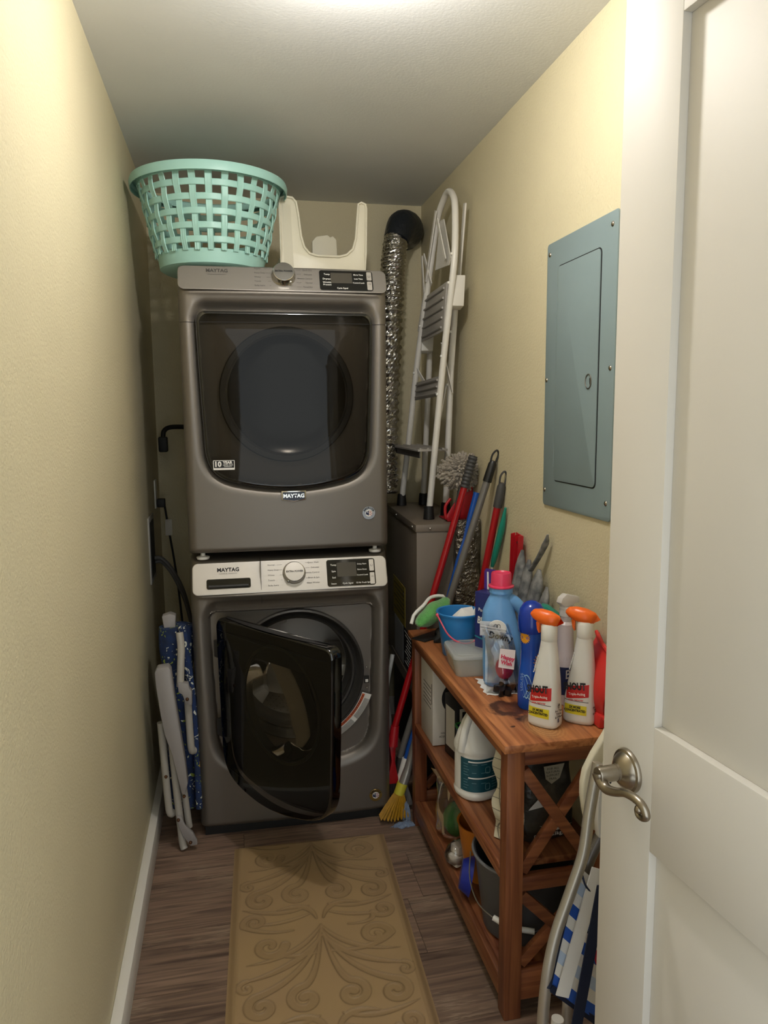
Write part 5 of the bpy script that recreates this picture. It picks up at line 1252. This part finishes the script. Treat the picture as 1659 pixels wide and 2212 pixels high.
X, Y = np.meshgrid(xs, ys); D = np.full(X.shape, 1.0)
for x0, y0, w0, x1, y1, w1 in SEG:
    pad = .03; ix = np.where((xs > min(x0, x1)-pad) & (xs < max(x0, x1)+pad))[0]; iy = np.where((ys > min(y0, y1)-pad) & (ys < max(y0, y1)+pad))[0]
    if len(ix) == 0 or len(iy) == 0: continue
    sl_ = (slice(iy[0], iy[-1]+1), slice(ix[0], ix[-1]+1)); xx = X[sl_]; yy = Y[sl_]
    ex, ey = x1-x0, y1-y0; q = ex*ex+ey*ey+1e-12; t = np.clip(((xx-x0)*ex+(yy-y0)*ey)/q, 0, 1)
    d = np.hypot(xx-x0-t*ex, yy-y0-t*ey)-(w0+(w1-w0)*t); D[sl_] = np.minimum(D[sl_], d)
edge = np.minimum(MW/2-np.abs(X), ML/2-np.abs(Y))
inb = (edge > .024)
Z = MT*sm(edge/.022)*.8+.002
Z = Z+np.where(edge > .022, .0018*sm((edge-.024)/.004), 0)
Z = Z-np.where(inb, .0020*sm(-D/.0035), 0)
me = bpy.data.meshes.new('mat_pad')
vv = np.stack([X.ravel(), Y.ravel(), Z.ravel()], 1)
vl = [tuple(map(float, p)) for p in vv]; fs = [(j*nx+i, j*nx+i+1, (j+1)*nx+i+1, (j+1)*nx+i) for j in range(ny-1) for i in range(nx-1)]
me.from_pydata(vl, [], fs); me.update(); me.shade_smooth()
at = me.color_attributes.new('press', 'FLOAT_COLOR', 'POINT')
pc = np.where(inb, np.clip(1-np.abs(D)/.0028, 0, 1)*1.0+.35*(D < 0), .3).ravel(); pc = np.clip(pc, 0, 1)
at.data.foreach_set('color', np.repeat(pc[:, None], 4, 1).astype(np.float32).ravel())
M_mat = mat('mat_vinyl', '8c7650', rough=.5, bump=(260, .15, .0006))
nt = M_mat.node_tree; N = nt.nodes; L = nt.links; ca = N.new('ShaderNodeVertexColor'); ca.layer_name = 'press'
nz = N.new('ShaderNodeTexNoise'); nz.inputs['Scale'].default_value = 6; nz.inputs['Detail'].default_value = 6; tcn = N.new('ShaderNodeTexCoord'); L.new(tcn.outputs['Object'], nz.inputs['Vector'])
mx = N.new('ShaderNodeMixRGB'); mx.inputs[1].default_value = lin('a58a5e'); mx.inputs[2].default_value = lin('9c8162'); L.new(nz.outputs['Fac'], mx.inputs[0])
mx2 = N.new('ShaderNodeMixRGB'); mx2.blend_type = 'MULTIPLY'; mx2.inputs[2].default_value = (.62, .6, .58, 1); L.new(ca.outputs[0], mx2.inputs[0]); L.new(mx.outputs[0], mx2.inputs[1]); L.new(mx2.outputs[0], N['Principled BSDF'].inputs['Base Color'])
me.materials.append(M_mat); o = bpy.data.objects.new('mat_pad', me); COL.objects.link(o); o.parent = mt

# ------------------------------------------------------------------ folded beach chair by the left wall
M_navy = mat('navy_floral', '18305f', rough=.85, var=(38, .9, '1b2a4a'))
nt = M_navy.node_tree; N = nt.nodes; L = nt.links
src = N['Principled BSDF'].inputs['Base Color'].links[0].from_socket
vo = N.new('ShaderNodeTexNoise'); vo.inputs['Scale'].default_value = 30; vo.inputs['Detail'].default_value = 2; vo.inputs['Distortion'].default_value = 2.5
tcn = N.new('ShaderNodeTexCoord'); L.new(tcn.outputs['Object'], vo.inputs['Vector'])
cr = N.new('ShaderNodeValToRGB'); cr.color_ramp.interpolation = 'CONSTANT'
cr.color_ramp.elements[0].color = (0, 0, 0, 1); cr.color_ramp.elements[1].position = .62; cr.color_ramp.elements[1].color = (1, 1, 1, 1)
L.new(vo.outputs['Fac'], cr.inputs[0])
nz = N.new('ShaderNodeTexNoise'); nz.inputs['Scale'].default_value = 9; L.new(tcn.outputs['Object'], nz.inputs['Vector'])
cr2 = N.new('ShaderNodeValToRGB'); cr2.color_ramp.interpolation = 'CONSTANT'; cr2.color_ramp.elements[0].color = lin('d8d8c8'); cr2.color_ramp.elements[1].position = .5; cr2.color_ramp.elements[1].color = lin('8a9a3a')
e2 = cr2.color_ramp.elements.new(.6); e2.color = lin('d09a40'); L.new(nz.outputs['Fac'], cr2.inputs[0])
mx = N.new('ShaderNodeMixRGB'); L.new(cr.outputs[0], mx.inputs[0]); L.new(src, mx.inputs[1]); L.new(cr2.outputs[0], mx.inputs[2]); L.new(mx.outputs[0], N['Principled BSDF'].inputs['Base Color'])
M_arm = mat('chair_plastic', '96918f', rough=.4)
M_tube2 = mat('chair_tube', 'aaa59c', rough=.35)
C0 = (-.22, 2.56, 0)
bc = thing('beach_chair', 'folded beach chair with navy floral cloth standing between the left wall and the washer', 'chair', C0)
MB(C0).extr([(-.270, .648), (-.262, .662), (-.226, .665), (-.218, .652), (-.212, .58), (-.200, .46), (-.186, .33), (-.180, .25), (-.190, .212), (-.202, .215), (-.212, .27), (-.228, .36), (-.248, .43), (-.258, .50), (-.268, .60)], (0, 2.46, 0), (1, 0, 0), (0, 0, 1), (0, .045, 0)).build('armrest', M_arm, bc, bevel=.004)
MB(C0).extr([(-.252, .80), (-.225, .808), (-.205, .80), (-.208, .76), (-.222, .70), (-.232, .68), (-.24, .70)], (0, 2.60, 0), (1, 0, 0), (0, 0, 1), (0, .04, 0)).build('armrest', M_arm, bc, bevel=.004)
def ctube(pts, name='tube', r_=.0115, m=M_tube2, sub=4): return MB(C0).tube(pts, r_, 14, sub=sub).build(name, m, bc)
ctube([(-.190, 2.53, .76), (-.186, 2.52, .71), (-.189, 2.51, .65), (-.193, 2.50, .58)], 'back_tube', .0125)
ctube([(-.262, 2.50, .46), (-.256, 2.50, .30), (-.250, 2.50, .16), (-.244, 2.50, .128), (-.234, 2.51, .128)], 'seat_tube', .0125)
ctube([(-.228, 2.49, .38), (-.222, 2.49, .25), (-.214, 2.485, .12), (-.208, 2.48, .03), (-.203, 2.475, .008)], 'front_leg', .0125)
ctube([(-.200, 2.52, .22), (-.192, 2.52, .13), (-.186, 2.52, .06)], 'rear_leg', .0115)
ctube([(-.172, 2.52, .54), (-.170, 2.52, .42), (-.167, 2.52, .345), (-.158, 2.53, .335)], 'side_tube', .0125)
MB(C0).extr([(-.200, .60), (-.166, .592), (-.163, .575), (-.155, .565), (-.156, .515), (-.178, .522), (-.186, .555), (-.199, .565)], (0, 2.485, 0), (1, 0, 0), (0, 0, 1), (0, .03, 0)).build('joint_bracket', M_arm, bc, bevel=.003)
MB(C0).extr([(-.222, .135), (-.206, .132), (-.196, .098), (-.172, .070), (-.158, .038), (-.158, .022), (-.180, .020), (-.205, .060), (-.218, .10)], (0, 2.465, 0), (1, 0, 0), (0, 0, 1), (0, .012, 0)).build('foot_bracket', M_arm, bc, bevel=.002)
for p in ((-.217, 2.462, .122), (-.180, 2.462, .035), (-.195, 2.472, .20), (-.171, 2.482, .54), (-.253, 2.487, .27)): MB(C0).ball(p, .006, 10).build('rivet', mat('rust_rivet', '6a4a34', rough=.4, metal=.7), bc)
def fn(u_, v_):
    a = 2*PI*u_; x = -.205+(.050+.008*math.sin(9*v_))*math.copysign(abs(math.cos(a))**.6, math.cos(a))+.02*(v_-.5)*0; y_ = 2.62+.055*math.sin(a); return (x+.006*math.sin(14*v_+a*3), y_+.004*math.sin(11*v_), .10+.66*v_)
m = MB(C0); m.grid(32, 50, fn, wrapx=True); m.f.append(tuple(range(49*32, 50*32))); m.build('sling_cloth', M_navy, bc, smooth=60)
MB(C0).tube([(-.150, 2.53, .12), (-.152, 2.54, .3), (-.158, 2.56, .5), (-.176, 2.555, .70), (-.182, 2.55, .78)], [.012, .010, .012, .016, .014], 12, sub=5).build('cloth_edge', M_navy, bc)

# ------------------------------------------------------------------ folded striped chair between table and door
M_alu = mat('aluminium_tube', 'bab5ab', rough=.36, metal=.7)
C1 = (.66, 1.38, 0)
sc2 = thing('beach_chair', 'folded aluminium beach chair with blue and white striped cloth behind the open door', 'chair', C1)
def t1(pts, name, r_, m, sub=5): return MB(C1).tube(pts, r_, 16, sub=sub).build(name, m, sc2)
t1([(.722, 1.33, .77), (.700, 1.32, .67), (.684, 1.31, .587), (.652, 1.305, .50), (.622, 1.30, .421), (.600, 1.29, .335), (.590, 1.285, .22), (.591, 1.28, .10), (.600, 1.28, .013)], 'front_leg', .012, M_alu)
t1([(.775, 1.38, .59), (.754, 1.375, .573), (.727, 1.37, .526), (.719, 1.37, .483), (.711, 1.37, .42)], 'seat_tube', .0135, mat('grey_tube', '6c6866', rough=.35, metal=.6))
t1([(.66, 1.36, .17), (.655, 1.36, .10), (.652, 1.36, .013)], 'rear_leg', .0135, M_whitetube)
t1([(.690, 1.33, .455), (.683, 1.332, .47)], 'tube_cap', .009, M_whitepl, 0)
t1([(.715, 1.41, .46), (.70, 1.39, .30), (.69, 1.38, .10), (.688, 1.38, .013)], 'rear_leg', .011, M_alu)
A = [(.790, .860), (.761, .805), (.735, .765), (.717, .730), (.712, .700), (.712, .674), (.717, .640), (.727, .598), (.76, .583), (.765, .70), (.775, .78), (.80, .85)]
MB(C1).extr(A, (0, 1.375, 0), (1, 0, 0), (0, .0, 1), (0, .02, 0)).build('armrest', M_cream, sc2, bevel=.005, seg=3)
MB(C1).extr([(.752, .80), (.742, .75), (.733, .72), (.728, .678), (.728, .64), (.732, .597), (.75, .60), (.76, .70)], (0, 1.335, 0), (1, 0, 0), (0, 0, 1), (0, .02, 0)).build('armrest', M_whitepl, sc2, bevel=.004)
# cloth: stripes alternate as separate woven strips on one slanted sling
base = Vector((.604, 1.285, .325)); ux = Vector((.125, .02, -.125)); vz = Vector((.085, .05, .215))
cols = ['e4e0da', '2a57b0', 'e8e2d6', 'b9c8dc', 'e4e0da', '1f4fa8', 'dcd8d0', '8f9aa8', 'b9b2a6', '2456ae', 'e8e4dc']
names = {'e4e0da': 'cloth_white', '2a57b0': 'cloth_blue', 'e8e2d6': 'cloth_cream', 'b9c8dc': 'cloth_pale_blue', '1f4fa8': 'cloth_blue2', 'dcd8d0': 'cloth_white2', '8f9aa8': 'cloth_grey', 'b9b2a6': 'cloth_taupe', '2456ae': 'cloth_blue3', 'e8e4dc': 'cloth_white3'}
def sl(a, b_): return base+ux*a+vz*b_+Vector((0, -.012*math.sin(PI*min(1, max(0, a))), 0))
for i, c in enumerate(['2a57b0', 'e8e2d6', 'b9c8dc', 'e4e0da', '2a57b0', 'e8e2d6', '1f4fa8', 'e4e0da', 'b9c8dc', 'e8e2d6']):
    b0, b1 = i/10, (i+1)/10
    m = MB(C1); m.grid(8, 3, lambda u_, v_: sl(u_*1.25, b0+(b1-b0)*v_)); m.grid(8, 3, lambda u_, v_: sl(u_*1.25, b0+(b1-b0)*v_)+Vector((0, .004, 0)))
    m.build('cloth_stripe', mat(names[c], c, rough=.85, bump=(500, .4, .0008)), sc2)
M_web = mat('navy_webbing', '101a33', rough=.8, bump=(400, .4, .001))
def strap(p, q, w_, m, nm='strap', n=(0, -1, 0)): return MB(C1).bar(p, q, w_, .003, n).build(nm, m, sc2)
strap(base+Vector((0, -.006, -.004)), sl(1.25, 0)+Vector((0, -.006, -.004)), .014, M_web, 'hem')
t1([base+Vector((-.005, -.004, -.004)), base+vz*.5+Vector((-.007, -.004, 0)), base+vz*1.12+Vector((-.005, -.004, 0))], 'hem', .006, M_web, 3)
strap(sl(.18, 0)+Vector((0, -.009, 0)), sl(.10, 1.05)+Vector((.02, -.012, 0)), .030, mat('cloth_white', ''), 'white_band')
strap((.640, 1.250, .20), (.706, 1.268, .54), .024, M_web, 'navy_strap')
for a, b_ in (((.690, 1.330, .535), (.730, 1.32, .47)), ((.690, 1.33, .455), (.706, 1.30, .40))):
    m_ = (Vector(a)+Vector(b_))/2+Vector((-.014, -.01, .004)); t1([a, m_, b_], 'elastic_cord', .0022, mat('navy_cord', '16213d', rough=.6))
MB(C1).ball((.724, 1.29, .36), .022, 18, (.8, .6, 1.1)).build('red_cushion', mat('red_cloth', 'b01f38', rough=.8), sc2)

# ------------------------------------------------------------------ plumbing and outlets behind the appliances
ob = thing('outlet_box', 'white recessed washer supply box on the left wall behind the machines', 'outlet box', (XL, 3.02, .97))
MB().box((0, -.09, -.13), (.006, .09, .13)).build('flange', mat('box_grey', 'a09c94', rough=.5), ob, bevel=.002)
MB().box((.0055, -.07, -.11), (.007, .07, .11)).build('recess', M_black, ob)
ow = thing('wall_outlet', 'white wall outlet plate above the supply box on the left wall', 'outlet', (XL, 3.28, 1.16))
MB().box((0, -.035, -.06), (.005, .035, .06)).build('plate', M_whitepl, ow, bevel=.001)
pg = thing('power_cord', 'black power cord hanging from the plug on the left wall behind the washer', 'cord', (-.30, 3.28, 1.12))
MB().box((-.0135, -.02, -.018), (.02, .02, .018)).build('plug', M_black, pg, bevel=.004)
MB((-.30, 3.28, 1.12)).tube([(-.283, 3.28, 1.105), (-.270, 3.275, 1.0), (-.25, 3.26, .85), (-.235, 3.24, .7), (-.22, 3.2, .5)], .0045, 8, sub=6).build('cable', M_black, pg)
MB((-.30, 3.28, 1.12)).box((-.283, 3.262, .98), (-.255, 3.264, 1.05)).build('tag', milky('tag_clear', 'c8c4bc', .4), pg)
dc_ = thing('dryer_cord', 'thick black dryer cord and angled plug behind the dryer', 'cord', (-.27, 3.33, 1.38))
MB((-.27, 3.33, 1.38)).box((-.300, 3.31, 1.335), (-.262, 3.35, 1.40)).build('plug', M_black, dc_, bevel=.006)
MB((-.27, 3.33, 1.38)).tube([(-.281, 3.33, 1.395), (-.275, 3.33, 1.425), (-.25, 3.32, 1.44), (-.20, 3.30, 1.442), (-.16, 3.262, 1.44)], .010, 12, sub=6).build('cable', M_black, dc_)
for i, (dx, lab_) in enumerate(((0, 'grey water supply hose looping to the washer, the upper of two'), (.018, 'grey water supply hose looping to the washer, the lower of two'))):
    o = MB((-.31, 3.02, .93)).tube([(-.31+.002, 3.02+dx, .93-dx), (-.28, 3.02+dx, .925-dx), (-.24, 3.03, .87-dx), (-.20, 3.05, .76-dx), (-.175, 3.08, .60)], .008, 10, sub=6).build('water_hose', mat('braided_grey', '4a4744', rough=.5), None)
    o.location = (-.31, 3.02, .93); tag(o, lab_, 'hose', 'washer supply hoses')
